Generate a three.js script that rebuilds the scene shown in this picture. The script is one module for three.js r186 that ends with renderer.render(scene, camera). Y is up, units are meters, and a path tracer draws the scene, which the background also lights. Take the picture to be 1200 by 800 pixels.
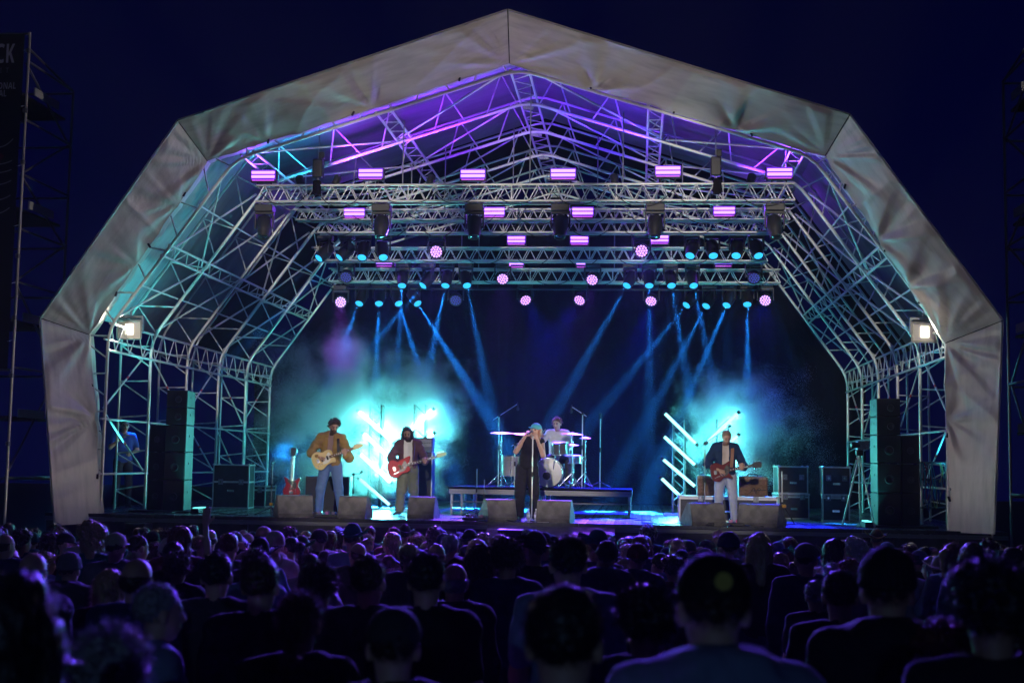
import * as THREE from 'three';
import { mergeGeometries, mergeVertices } from 'three/addons/utils/BufferGeometryUtils.js';
import { RoundedBoxGeometry } from 'three/addons/geometries/RoundedBoxGeometry.js';
import { RectAreaLightUniformsLib } from 'three/addons/lights/RectAreaLightUniformsLib.js';

// ---------------------------------------------------------------- camera, sky, moonlight, exposure
const scene = new THREE.Scene();
const FPX = 1537.3;                                  // focal length in pixels of the 1200 x 800 photograph
const CAM = new THREE.Vector3(2.19, 2.85, 23.17);
const camera = new THREE.PerspectiveCamera(2 * Math.atan(400 / FPX) * 180 / Math.PI, 1200 / 800, 0.1, 600);
const [camR, camU, camF] = (() => {
  const yaw = 0.0961, pitch = 0.0932, roll = 0.0165;
  const r = new THREE.Vector3(Math.cos(yaw), 0, -Math.sin(yaw));
  const f0 = new THREE.Vector3(-Math.sin(yaw), 0, -Math.cos(yaw)), u0 = new THREE.Vector3(0, 1, 0);
  const f = f0.clone().multiplyScalar(Math.cos(pitch)).addScaledVector(u0, Math.sin(pitch));
  const u = u0.clone().multiplyScalar(Math.cos(pitch)).addScaledVector(f0, -Math.sin(pitch));
  const r2 = r.clone().multiplyScalar(Math.cos(roll)).addScaledVector(u, Math.sin(roll));
  const u2 = u.clone().multiplyScalar(Math.cos(roll)).addScaledVector(r, -Math.sin(roll));
  return [r2, u2, f];
})();
camera.position.copy(CAM);
camera.quaternion.setFromRotationMatrix(new THREE.Matrix4().makeBasis(camR, camU, camF.clone().negate()));
camera.focus = 23.5; camera.userData.fStop = 2.8;
camera.updateMatrixWorld(true);

const renderer = new THREE.WebGLRenderer({ antialias: true });
renderer.setSize(1024, 682);
renderer.toneMapping = THREE.LinearToneMapping;
renderer.toneMappingExposure = 1;
renderer.shadowMap.enabled = true;
RectAreaLightUniformsLib.init();

{ // late dusk sky: deep blue, a little lighter towards the horizon
  const w = 64, h = 64, d = new Float32Array(w * h * 4);
  for (let j = 0; j < h; j++) for (let i = 0; i < w; i++) {
    const el = ((j + 0.5) / h - 0.5) * Math.PI, t = Math.max(0, Math.sin(el));
    const k = 0.75 + 0.75 * Math.exp(-t * 4.5), o = (j * w + i) * 4;
    d[o] = 0.00006 * k; d[o + 1] = 0.00022 * k * k; d[o + 2] = 0.0150 * k; d[o + 3] = 1;
  }
  const t = new THREE.DataTexture(d, w, h, THREE.RGBAFormat, THREE.FloatType);
  t.mapping = THREE.EquirectangularReflectionMapping; t.magFilter = THREE.LinearFilter; t.needsUpdate = true;
  scene.background = t; scene.environment = t;
}
const dusk = new THREE.DirectionalLight(new THREE.Color(0.75, 0.82, 1), 0.012);
dusk.position.set(-30, 50, 20); dusk.castShadow = true; dusk.shadow.radius = 20;
Object.assign(dusk.shadow.camera, { left: -30, right: 30, top: 30, bottom: -30, near: 1, far: 140 });
scene.add(dusk, dusk.target);
scene.fog = new THREE.FogExp2(new THREE.Color(0.9, 0.92, 0.95), 0.0006);

// ---------------------------------------------------------------- helpers
let seed = 20240607;
const rnd = () => { seed = (seed + 0x6D2B79F5) | 0; let t = Math.imul(seed ^ (seed >>> 15), 1 | seed); t = (t + Math.imul(t ^ (t >>> 7), 61 | t)) ^ t; return ((t ^ (t >>> 14)) >>> 0) / 4294967296; };
const rr = (a, b) => a + (b - a) * rnd();
const V = (x, y, z) => new THREE.Vector3(x, y, z);
const C = (r, g, b) => new THREE.Color(r, g, b);
const lerp = (a, b, t) => a + (b - a) * t, clamp = (x, a, b) => Math.min(b, Math.max(a, x));
const smooth = (a, b, x) => { const t = clamp((x - a) / (b - a), 0, 1); return t * t * (3 - 2 * t); };
const hash3 = (x, y, z) => { let h = Math.imul(x, 374761393) ^ Math.imul(y, 668265263) ^ Math.imul(z, 2147483647 - 1274126177); h = Math.imul(h ^ (h >>> 13), 1274126177); return ((h ^ (h >>> 16)) >>> 0) / 4294967296; };
function noise(x, y, z = 0) {
  const xi = Math.floor(x), yi = Math.floor(y), zi = Math.floor(z), fx = x - xi, fy = y - yi, fz = z - zi;
  const u = fx * fx * (3 - 2 * fx), v = fy * fy * (3 - 2 * fy), w = fz * fz * (3 - 2 * fz);
  const L = (k) => lerp(lerp(hash3(xi, yi, zi + k), hash3(xi + 1, yi, zi + k), u), lerp(hash3(xi, yi + 1, zi + k), hash3(xi + 1, yi + 1, zi + k), u), v);
  return lerp(L(0), L(1), w) * 2 - 1;
}
const fbm = (x, y, z = 0, n = 4) => { let s = 0, a = 0.5; for (let i = 0; i < n; i++) { s += a * noise(x, y, z); x *= 2.03; y *= 2.01; z *= 2.02; a *= 0.5; } return s; };
// a photograph pixel as a direction, and where that direction meets a plane of known depth or height
const ray = (px, py) => camF.clone().multiplyScalar(FPX).addScaledVector(camR, px - 600).addScaledVector(camU, 400 - py).normalize();
const atZ = (px, py, z) => { const d = ray(px, py); return CAM.clone().addScaledVector(d, (z - CAM.z) / d.z); };
const atY = (px, py, y) => { const d = ray(px, py); return CAM.clone().addScaledVector(d, (y - CAM.y) / d.y); };

const used = new Map();
function numbered(n) { const k = used.get(n) || 0; used.set(n, k + 1); return k ? n + '_' + String(k).padStart(3, '0') : n; }
function shade(o) { o.traverse((c) => { if (c.isMesh) { c.castShadow = true; c.receiveShadow = true; } }); return o; }
function thing(name, label, category, pos, turn = 0, group) {
  const o = new THREE.Group(); o.name = numbered(name); o.userData = { label, category };
  if (group) o.userData.group = group;
  if (pos) o.position.copy(pos.isVector3 ? pos : V(...pos));
  o.rotation.y = turn; scene.add(o); return o;
}
function part(parent, name, geo, mat, pos, rot) {
  const m = new THREE.Mesh(geo, mat); m.name = name; m.castShadow = m.receiveShadow = true;
  if (pos) m.position.set(...(pos.isVector3 ? pos.toArray() : pos));
  if (rot) m.rotation.set(...rot);
  parent.add(m); return m;
}
function single(name, label, category, geo, mat, pos, turn = 0, group) {
  const m = part(scene, numbered(name), geo, mat, pos); m.rotation.y = turn;
  m.userData = { label, category }; if (group) m.userData.group = group; return m;
}
function structure(name, geo, mat, pos) { const m = part(scene, numbered(name), geo, mat, pos); m.userData = { kind: 'structure', label: undefined }; delete m.userData.label; return m; }
function copyOf(o, label, group) { const c = o.clone(); c.name = numbered(o.name.replace(/_\d{3}$/, '')); c.userData = { ...o.userData }; if (label) c.userData.label = label; if (group) c.userData.group = group; scene.add(c); return c; }
const UNIT_CYL = new THREE.CylinderGeometry(1, 1, 1, 8, 1), UNIT_BOX = new THREE.BoxGeometry(1, 1, 1), UNIT_CYL_FINE = new THREE.CylinderGeometry(1, 1, 1, 20, 1);
const YUP = V(0, 1, 0);
function bar(parent, name, a, b, r, mat, geo = UNIT_CYL) {
  const d = b.clone().sub(a), m = new THREE.Mesh(geo, mat); m.name = name; m.castShadow = m.receiveShadow = true;
  m.position.copy(a).addScaledVector(d, 0.5); m.scale.set(r, d.length(), r); m.quaternion.setFromUnitVectors(YUP, d.normalize()); parent.add(m); return m;
}
const box = (w, h, d, r = 0.008) => new RoundedBoxGeometry(w, h, d, 2, Math.min(r, w / 2.2, h / 2.2, d / 2.2));
const geoAt = (g, x, y, z, rx = 0, ry = 0, rz = 0) => { g = g.index ? g.toNonIndexed() : g; return g.applyMatrix4(new THREE.Matrix4().compose(V(x, y, z), new THREE.Quaternion().setFromEuler(new THREE.Euler(rx, ry, rz)), V(1, 1, 1))); };
const tubeGeo = (pts, r, n = 24, s = 6) => new THREE.TubeGeometry(new THREE.CatmullRomCurve3(pts), n, r, s, false);
const barGeo = (a, b, r, s = 6) => { const d = b.clone().sub(a), g = new THREE.CylinderGeometry(r, r, d.length(), s); g.applyQuaternion(new THREE.Quaternion().setFromUnitVectors(YUP, d.clone().normalize())); g.translate((a.x + b.x) / 2, (a.y + b.y) / 2, (a.z + b.z) / 2); return g.toNonIndexed(); };
const mg = (list) => mergeGeometries(list.map((g) => { const q = g.index ? g.toNonIndexed() : g; for (const k of Object.keys(q.attributes)) if (!['position', 'normal', 'uv'].includes(k)) q.deleteAttribute(k); return q; }));

// textures: a grey grain with fine and coarse noise, used for colour, roughness and relief
function grain(size, f, lo, hi, col = false, seedZ = 0, stretch = 1) {
  const d = new Uint8Array(size * size * 4);
  for (let j = 0; j < size; j++) for (let i = 0; i < size; i++) {
    // tileable by blending along both edges
    const u = i / size, v = j / size, g = (a, b) => fbm(a * f, b * f * stretch, seedZ, 5);
    const n = lerp(lerp(g(u, v), g(u + 1, v), 1 - u), lerp(g(u, v + 1), g(u + 1, v + 1), 1 - u), 1 - v);
    const k = clamp(lerp(lo, hi, 0.5 + n * 1.1 + (hash3(i, j, 7) - 0.5) * 0.12), 0, 1) * 255, o = (j * size + i) * 4;
    d[o] = d[o + 1] = d[o + 2] = k; d[o + 3] = 255;
  }
  const t = new THREE.DataTexture(d, size, size); t.magFilter = THREE.LinearFilter; t.minFilter = THREE.LinearMipmapLinearFilter; t.generateMipmaps = true;
  t.wrapS = t.wrapT = THREE.RepeatWrapping; if (col) t.colorSpace = THREE.SRGBColorSpace; t.needsUpdate = true; return t;
}
const rep = (t, x, y) => { const c = t.clone(); c.repeat.set(x, y); c.needsUpdate = true; return c; };
const GR = grain(256, 9, 0.72, 1.0, true, 1), RO = grain(256, 7, 0.45, 0.85, false, 5), BU = grain(256, 22, 0, 1, false, 9), STREAK = grain(256, 6, 0.86, 1.0, true, 3, 5);
const matte = (c, more = {}) => new THREE.MeshPhysicalMaterial({ color: c, roughness: 0.95, specularIntensity: 0.04, ...more });
const std = (c, rough = 0.7, metal = 0, more = {}) => new THREE.MeshStandardMaterial({ color: c, roughness: rough, metalness: metal, ...more });
const M = {
  alu: std(C(0.78, 0.77, 0.75), 0.4, 0.25, { map: GR }),
  aluDark: std(C(0.3, 0.31, 0.33), 0.5, 0.5, { map: GR }),
  scaffold: std(C(0.2, 0.21, 0.23), 0.55, 0.5, { map: GR }),
  black: std(C(0.018, 0.018, 0.02), 0.5, 0, { map: GR }),
  blackRough: matte(C(0.014, 0.014, 0.016), { map: GR }),
  rubber: std(C(0.012, 0.012, 0.013), 0.65),
  chrome: std(C(0.75, 0.75, 0.76), 0.16, 1),
  pvc: std(C(0.52, 0.49, 0.46), 0.42, 0, { map: rep(STREAK, 1, 1), bumpMap: BU, bumpScale: 0.002 }),
  skin2: null,
  drape: std(C(0.012, 0.013, 0.018), 0.95, 0),
  deck: std(C(0.08, 0.08, 0.085), 0.42, 0, { map: rep(GR, 6, 5), roughnessMap: rep(RO, 5, 4) }),
  fascia: std(C(0.1, 0.1, 0.105), 0.7, 0, { map: GR, bumpMap: BU, bumpScale: 0.002 }),
  grille: std(C(0.02, 0.021, 0.023), 0.6, 0.3, { bumpMap: rep(BU, 4, 4), bumpScale: 0.002 }),
  wedge: std(C(0.22, 0.21, 0.2), 0.75, 0, { map: GR, bumpMap: rep(BU, 3, 3), bumpScale: 0.002 }),
  wood: std(C(0.2, 0.1, 0.045), 0.5, 0, { map: STREAK }),
  lensOff: std(C(0.02, 0.02, 0.03), 0.1, 0.2),
};
const glow = (r, g, b) => new THREE.MeshStandardMaterial({ color: 0x050505, roughness: 0.4, emissive: C(r, g, b), emissiveIntensity: 1 });
function addSpot(pos, target, color, intensity, angle, penumbra = 0.3, soft = 2) {
  const s = new THREE.SpotLight(color, intensity, 0, angle, penumbra, 2); s.position.copy(pos); s.target.position.copy(target);
  s.castShadow = true; s.shadow.radius = soft; scene.add(s, s.target); return s;
}
function addRect(pos, towards, w, h, color, intensity, upv) {
  const l = new THREE.RectAreaLight(color, intensity, w, h); l.position.copy(pos);
  if (upv) l.up.copy(upv);
  l.lookAt(towards); scene.add(l); return l;
}
const DECK = 1.85, ORD = ['first', 'second', 'third', 'fourth', 'fifth', 'sixth', 'seventh'];
const groundY = (z) => z < 3.5 ? 0 : 0.053 * Math.min(z - 3.5, 18) + 0.02 * Math.max(0, z - 21.5);
// ---------------------------------------------------------------- ground
{
  const n = 60, pos = [], idx = [], uv = [];
  const zs = [], xs = [];
  for (let i = 0; i <= n; i++) { const t = i / n * 2 - 1; xs.push(Math.sign(t) * Math.pow(Math.abs(t), 1.6) * 120); zs.push(Math.sign(t) * Math.pow(Math.abs(t), 1.6) * 120 + 8); }
  for (let j = 0; j <= n; j++) for (let i = 0; i <= n; i++) { pos.push(xs[i], groundY(zs[j]) + 0.03 * fbm(xs[i] * 0.4, zs[j] * 0.4) - 0.02, zs[j]); uv.push(xs[i] / 3, zs[j] / 3); }
  for (let j = 0; j < n; j++) for (let i = 0; i < n; i++) { const a = j * (n + 1) + i; idx.push(a, a + n + 1, a + 1, a + 1, a + n + 1, a + n + 2); }
  const g = new THREE.BufferGeometry(); g.setAttribute('position', new THREE.Float32BufferAttribute(pos, 3)); g.setAttribute('uv', new THREE.Float32BufferAttribute(uv, 2)); g.setIndex(idx); g.computeVertexNormals();
  structure('ground', g, std(C(0.035, 0.045, 0.02), 0.95, 0, { map: GR, bumpMap: BU, bumpScale: 0.02 }));
}
// ---------------------------------------------------------------- stage platform: deck panels on a frame, fascia in front
const STAGE_F = 0.32, STAGE_B = -11.3;
{
  const st = thing('stage_platform', 'raised black stage deck with grey front panels under the arched canopy', 'stage');
  const nx = 7, nz = 9, w = 16.8 / nx, d = (STAGE_F - STAGE_B) / nz;
  const dg = box(w - 0.006, 0.06, d - 0.006, 0.004);
  for (let i = 0; i < nx; i++) for (let j = 0; j < nz; j++) part(st, 'deck_panel', dg, M.deck, [-8.4 + w * (i + 0.5), DECK - 0.03 + rr(-0.0008, 0.0008), STAGE_B + d * (j + 0.5)]);
  const fg = box(16.8 / 9 - 0.012, DECK - 0.16, 0.03, 0.004);
  for (let i = 0; i < 9; i++) part(st, 'fascia_panel', fg, M.fascia, [-8.4 + 16.8 / 9 * (i + 0.5), (DECK - 0.16) / 2 + 0.02, STAGE_F - 0.06 - rr(0, 0.008)]);
  part(st, 'edge_trim', box(16.8, 0.07, 0.04, 0.006), M.aluDark, [0, DECK - 0.1, STAGE_F - 0.03]);
  for (let i = 0; i < 8; i++) for (let j = 0; j < 3; j++) bar(st, 'support_leg', V(-8.2 + i * 2.34, -0.05, -1 - j * 4.6), V(-8.2 + i * 2.34, DECK - 0.06, -1 - j * 4.6), 0.04, M.scaffold);
}
{ // sloping apron in front of the deck
  const a = atZ(572, 613, STAGE_F).x, b = atZ(721, 615, STAGE_F).x;
  const ap = thing('stage_apron', 'glossy sloping apron below the front edge of the stage', 'apron', [(a + b) / 2, 0, STAGE_F]);
  const g = box(b - a, 0.05, 1.1, 0.006); g.rotateX(0.42); part(ap, 'top_board', g, std(C(0.16, 0.16, 0.17), 0.35, 0, { map: GR, roughnessMap: RO }), [0, DECK - 0.3, 0.53]);
  for (const s of [-1, 1]) part(ap, 'side_support', box(0.06, 1.3, 0.7, 0.006), M.fascia, [s * (b - a) / 2 * 0.92, 0.6, 0.36]);
}
// ---------------------------------------------------------------- canopy: front visor of sewn panels and the roof skin behind it
const OUT_PX = [[62, 616], [45, 372], [207, 140], [595, 10], [997, 133], [1177, 375], [1167, 626]];
const IN_PX = [[118, 612], [104, 392], [243, 189], [597, 74], [967, 183], [1108, 402], [1113, 624]];
const O = OUT_PX.map(([x, y]) => atZ(x, y, 0.9)), I = IN_PX.map(([x, y]) => atZ(x, y, 0.12));
const OC = [[-8.2, 0.3], [-8.2, 5.5], [-5.62, 9.05], [0, 10.82], [5.62, 9.05], [8.2, 5.5], [8.2, 0.3]];
function sheet(nu, nv, f, mat, name, parent, uvs = 1) {
  const pos = [], uv = [], idx = [];
  for (let j = 0; j <= nv; j++) for (let i = 0; i <= nu; i++) { const p = f(i / nu, j / nv); pos.push(p.x, p.y, p.z); uv.push(p.u ?? i / nu * uvs, p.v ?? j / nv * uvs); }
  for (let j = 0; j < nv; j++) for (let i = 0; i < nu; i++) { const a = j * (nu + 1) + i; idx.push(a, a + 1, a + nu + 1, a + 1, a + nu + 2, a + nu + 1); }
  const g = new THREE.BufferGeometry(); g.setAttribute('position', new THREE.Float32BufferAttribute(pos, 3)); g.setAttribute('uv', new THREE.Float32BufferAttribute(uv, 2)); g.setIndex(idx); g.computeVertexNormals();
  return part(parent, name, g, mat);
}
{
  const cn = thing('stage_canopy', 'grey fabric canopy with five sided arch over the festival stage', 'canopy');
  // folds gather at the inner corners and at tie points along the hem
  const gather = [];
  for (let i = 1; i <= 5; i++) gather.push({ p: I[i], a: i === 3 ? 0.07 : 0.085, r: i === 3 ? 0.9 : 1.0, n: 9 + i });
  for (const [i, t, a] of [[2, 0.55, 0.08], [3, 0.28, 0.1], [3, 0.72, 0.1], [4, 0.45, 0.12], [4, 0.7, 0.12], [1, 0.4, 0.06], [0, 0.55, 0.09], [5, 0.4, 0.05], [2, 0.2, 0.05], [1, 0.75, 0.05]]) gather.push({ p: I[i].clone().lerp(I[i + 1], t), a, r: 0.8, n: 8 });
  const fold = (p) => {
    let d = 0.035 * fbm(p.x * 0.5, p.y * 0.5, 2) + 0.009 * fbm(p.x * 2.6 + 5, p.y * 2.6, 7) + 0.005 * fbm(p.x * 8, p.y * 8, 1);
    // long tension folds across the drop
    const q = p.x * 0.8 + p.y * 0.6, w = p.x * -0.6 + p.y * 0.8;
    d += 0.03 * Math.pow(1 - Math.abs(noise(q * 1.3, w * 0.3, 4)), 9) * smooth(0.0, 0.5, noise(q * 0.3, w * 0.3, 8) + 0.2) + 0.022 * Math.pow(1 - Math.abs(noise(q * 0.35 + 9, w * 1.5, 6)), 10);
    for (const k of gather) {
      const dx = p.x - k.p.x, dy = p.y - k.p.y, r = Math.hypot(dx, dy), th = Math.atan2(dy, dx);
      if (r < 3 * k.r) d += k.a * Math.exp(-r / k.r) * smooth(0, 0.22, r) * (Math.pow(0.5 + 0.5 * noise(th * k.n * 0.62, 3 + k.n, r * 0.5), 2) * 1.7 - 0.5);
    }
    return d;
  };
  for (let i = 0; i < 6; i++) {
    const o0 = O[i], o1 = O[i + 1], i0 = I[i], i1 = I[i + 1];
    const nrm = o1.clone().sub(o0).cross(i0.clone().sub(o0)).normalize(); if (nrm.z < 0) nrm.negate();
    const nu = Math.round(o0.distanceTo(o1) / 0.05), mid = o0.clone().lerp(o1, 0.5).normalize();
    const pt = (u, v) => {
      const a = o0.clone().lerp(o1, u), b = i0.clone().lerp(i1, u);
      const p = a.clone().lerp(b, Math.min(v, 1));
      const edge = smooth(0, 0.1, u) * smooth(0, 0.1, 1 - u) * 0.8 + 0.2;
      p.addScaledVector(nrm, fold(p) * edge * smooth(0, 0.12, v) * (v > 1 ? 0.6 : 1));
      // the hem hangs in small scallops
      p.addScaledVector(b.clone().sub(a).normalize(), 0.012 * noise(u * nu * 0.18, i * 9) * smooth(0.7, 1, v));
      p.u = u * o0.distanceTo(o1) / 2.5; p.v = v * 0.5;
      return p;
    };
    const panel = sheet(nu, 26, pt, M.pvc, 'visor_panel', cn);
    // the hem turns back to the first roof arch
    sheet(Math.round(nu / 2), 6, (u, v) => {
      const p = pt(u, 1), out = V(p.x, p.y - 4, 0).normalize();
      p.z -= v * 0.42 - 0.002; p.addScaledVector(out, 0.1 * v * v + 0.025 * Math.sin(v * 3.14) * (1 + noise(u * nu * 0.3, i, v * 2))); return p;
    }, M.pvc, 'hem', panel);
    if (i > 0) { // sewn seam between panels
      const a = o0.clone(), b = i0.clone(); bar(cn, 'seam', a.add(V(0, 0, 0.012)), b.add(V(0, 0, 0.014)), 0.006, M.blackRough);
    }
    // straps that tie the hem to the arch
    for (const t of [0.22, 0.5, 0.78]) { const p = i0.clone().lerp(i1, t + rr(-0.06, 0.06)); part(cn, 'tie_strap', box(0.035, 0.09, 0.03, 0.005), M.black, p.add(V(0, 0, 0.03)), [0, 0, rr(-0.6, 0.6)]); }
  }
  const darkRoof = matte(C(0.008, 0.008, 0.012), { map: GR }), bright = std(C(0.3, 0.3, 0.32), 0.45, 0, { map: STREAK }), navy = std(C(0.11, 0.11, 0.13), 0.5, 0, { map: STREAK });
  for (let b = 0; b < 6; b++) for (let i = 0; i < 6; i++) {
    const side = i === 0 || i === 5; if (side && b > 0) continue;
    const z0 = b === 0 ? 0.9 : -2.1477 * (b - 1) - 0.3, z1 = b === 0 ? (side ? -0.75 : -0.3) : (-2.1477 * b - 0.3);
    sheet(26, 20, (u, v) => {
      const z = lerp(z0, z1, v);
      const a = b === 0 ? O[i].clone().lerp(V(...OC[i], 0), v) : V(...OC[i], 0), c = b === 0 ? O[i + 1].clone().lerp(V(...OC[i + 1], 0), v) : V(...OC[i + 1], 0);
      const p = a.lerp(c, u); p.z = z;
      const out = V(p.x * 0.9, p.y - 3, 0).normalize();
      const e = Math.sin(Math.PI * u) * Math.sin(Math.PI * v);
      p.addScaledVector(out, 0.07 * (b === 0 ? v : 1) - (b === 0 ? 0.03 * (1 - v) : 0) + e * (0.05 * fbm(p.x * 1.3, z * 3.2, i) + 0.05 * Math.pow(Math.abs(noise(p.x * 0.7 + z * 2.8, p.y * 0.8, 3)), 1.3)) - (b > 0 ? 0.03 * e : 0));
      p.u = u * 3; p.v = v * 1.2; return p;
    }, b < 2 ? bright : b < 4 ? navy : darkRoof, 'roof_skin', cn);  // skin colour steps darker bay by bay toward the back
  }
}
// ---------------------------------------------------------------- roof arches: ladder frames of two chords with zigzag bracing
const INNER = [[-7.5, 0], [-7.5, 5.207], [-5.22, 8.36], [0, 9.99], [5.22, 8.36], [7.5, 5.207], [7.5, 0]].map(([x, y]) => V(x, y, 0));
const OUTER = [[-8.12, 0], [-8.12, 5.45], [-5.58, 8.98], [0, 10.74], [5.58, 8.98], [8.12, 5.45], [8.12, 0]].map(([x, y]) => V(x, y, 0));
const BAY = 2.1477;
function roundedPath(pts, r) {
  const out = [pts[0].clone()];
  for (let i = 1; i < pts.length - 1; i++) {
    const a = pts[i].clone().add(pts[i - 1].clone().sub(pts[i]).setLength(r)), b = pts[i].clone().add(pts[i + 1].clone().sub(pts[i]).setLength(r));
    for (let k = 0; k <= 5; k++) { const t = k / 5; out.push(a.clone().lerp(pts[i], t).lerp(pts[i].clone().lerp(b, t), t)); }
  }
  out.push(pts[pts.length - 1].clone()); return out;
}
class Poly extends THREE.Curve {
  constructor(p) { super(); this.p = p; this.l = [0]; for (let i = 1; i < p.length; i++) this.l.push(this.l[i - 1] + p[i].distanceTo(p[i - 1])); }
  getPoint(t, o = V(0, 0, 0)) { const s = t * this.l[this.l.length - 1]; let i = 1; while (i < this.p.length - 1 && this.l[i] < s) i++; return o.copy(this.p[i - 1]).lerp(this.p[i], clamp((s - this.l[i - 1]) / (this.l[i] - this.l[i - 1]), 0, 1)); }
}
const chordGeo = (pts, r) => { const c = new Poly(roundedPath(pts, 0.3)); c.arcLengthDivisions = 400; return new THREE.TubeGeometry(c, 150, r, 8, false); };
const IN_CHORD = chordGeo(INNER, 0.032), OUT_CHORD = chordGeo(OUTER, 0.026);
const ARCH_WORDS = ['front roof arch just behind the canopy visor', 'second roof arch behind the visor', 'third roof arch behind the visor', 'fourth roof arch behind the visor', 'fifth roof arch behind the visor', 'rearmost roof arch beside the back drape'];
for (let k = 0; k < 6; k++) {
  const ar = thing('roof_arch', 'aluminium ladder truss, ' + ARCH_WORDS[k], 'arch truss', [0, 0, -BAY * k], 0, 'roof arches of the stage');
  part(ar, 'inner_chord', IN_CHORD, M.alu); part(ar, 'outer_chord', OUT_CHORD, M.alu);
  for (let s = 0; s < 6; s++) {
    const a = INNER[s], b = INNER[s + 1], c = OUTER[s], d = OUTER[s + 1], n = s === 0 || s === 5 ? 5 : s === 1 || s === 4 ? 4 : 5;
    for (let i = 0; i < n; i++) {
      const lo = s === 0 ? 0.34 : 0, hi = s === 5 ? 0.66 : 1, f = (t) => lerp(lo, hi, t);
      const p = a.clone().lerp(b, f(i / n + 0.04)), q = c.clone().lerp(d, f((i + 0.5) / n)), r = a.clone().lerp(b, f((i + 1) / n - 0.04));
      bar(ar, 'brace', p, q, 0.015, M.alu); bar(ar, 'brace', q, r, 0.015, M.alu);
    }
  }
  if (k > 0) part(ar, 'ridge_plate', box(0.22, 0.16, 0.03, 0.004), M.aluDark, [0, 9.93, -0.03]);
  for (const s of [-1, 1]) part(ar, 'base_plate', box(0.9, 0.04, 0.3, 0.004), M.aluDark, [s * 7.8, 0.0, 0]);
}
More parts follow.
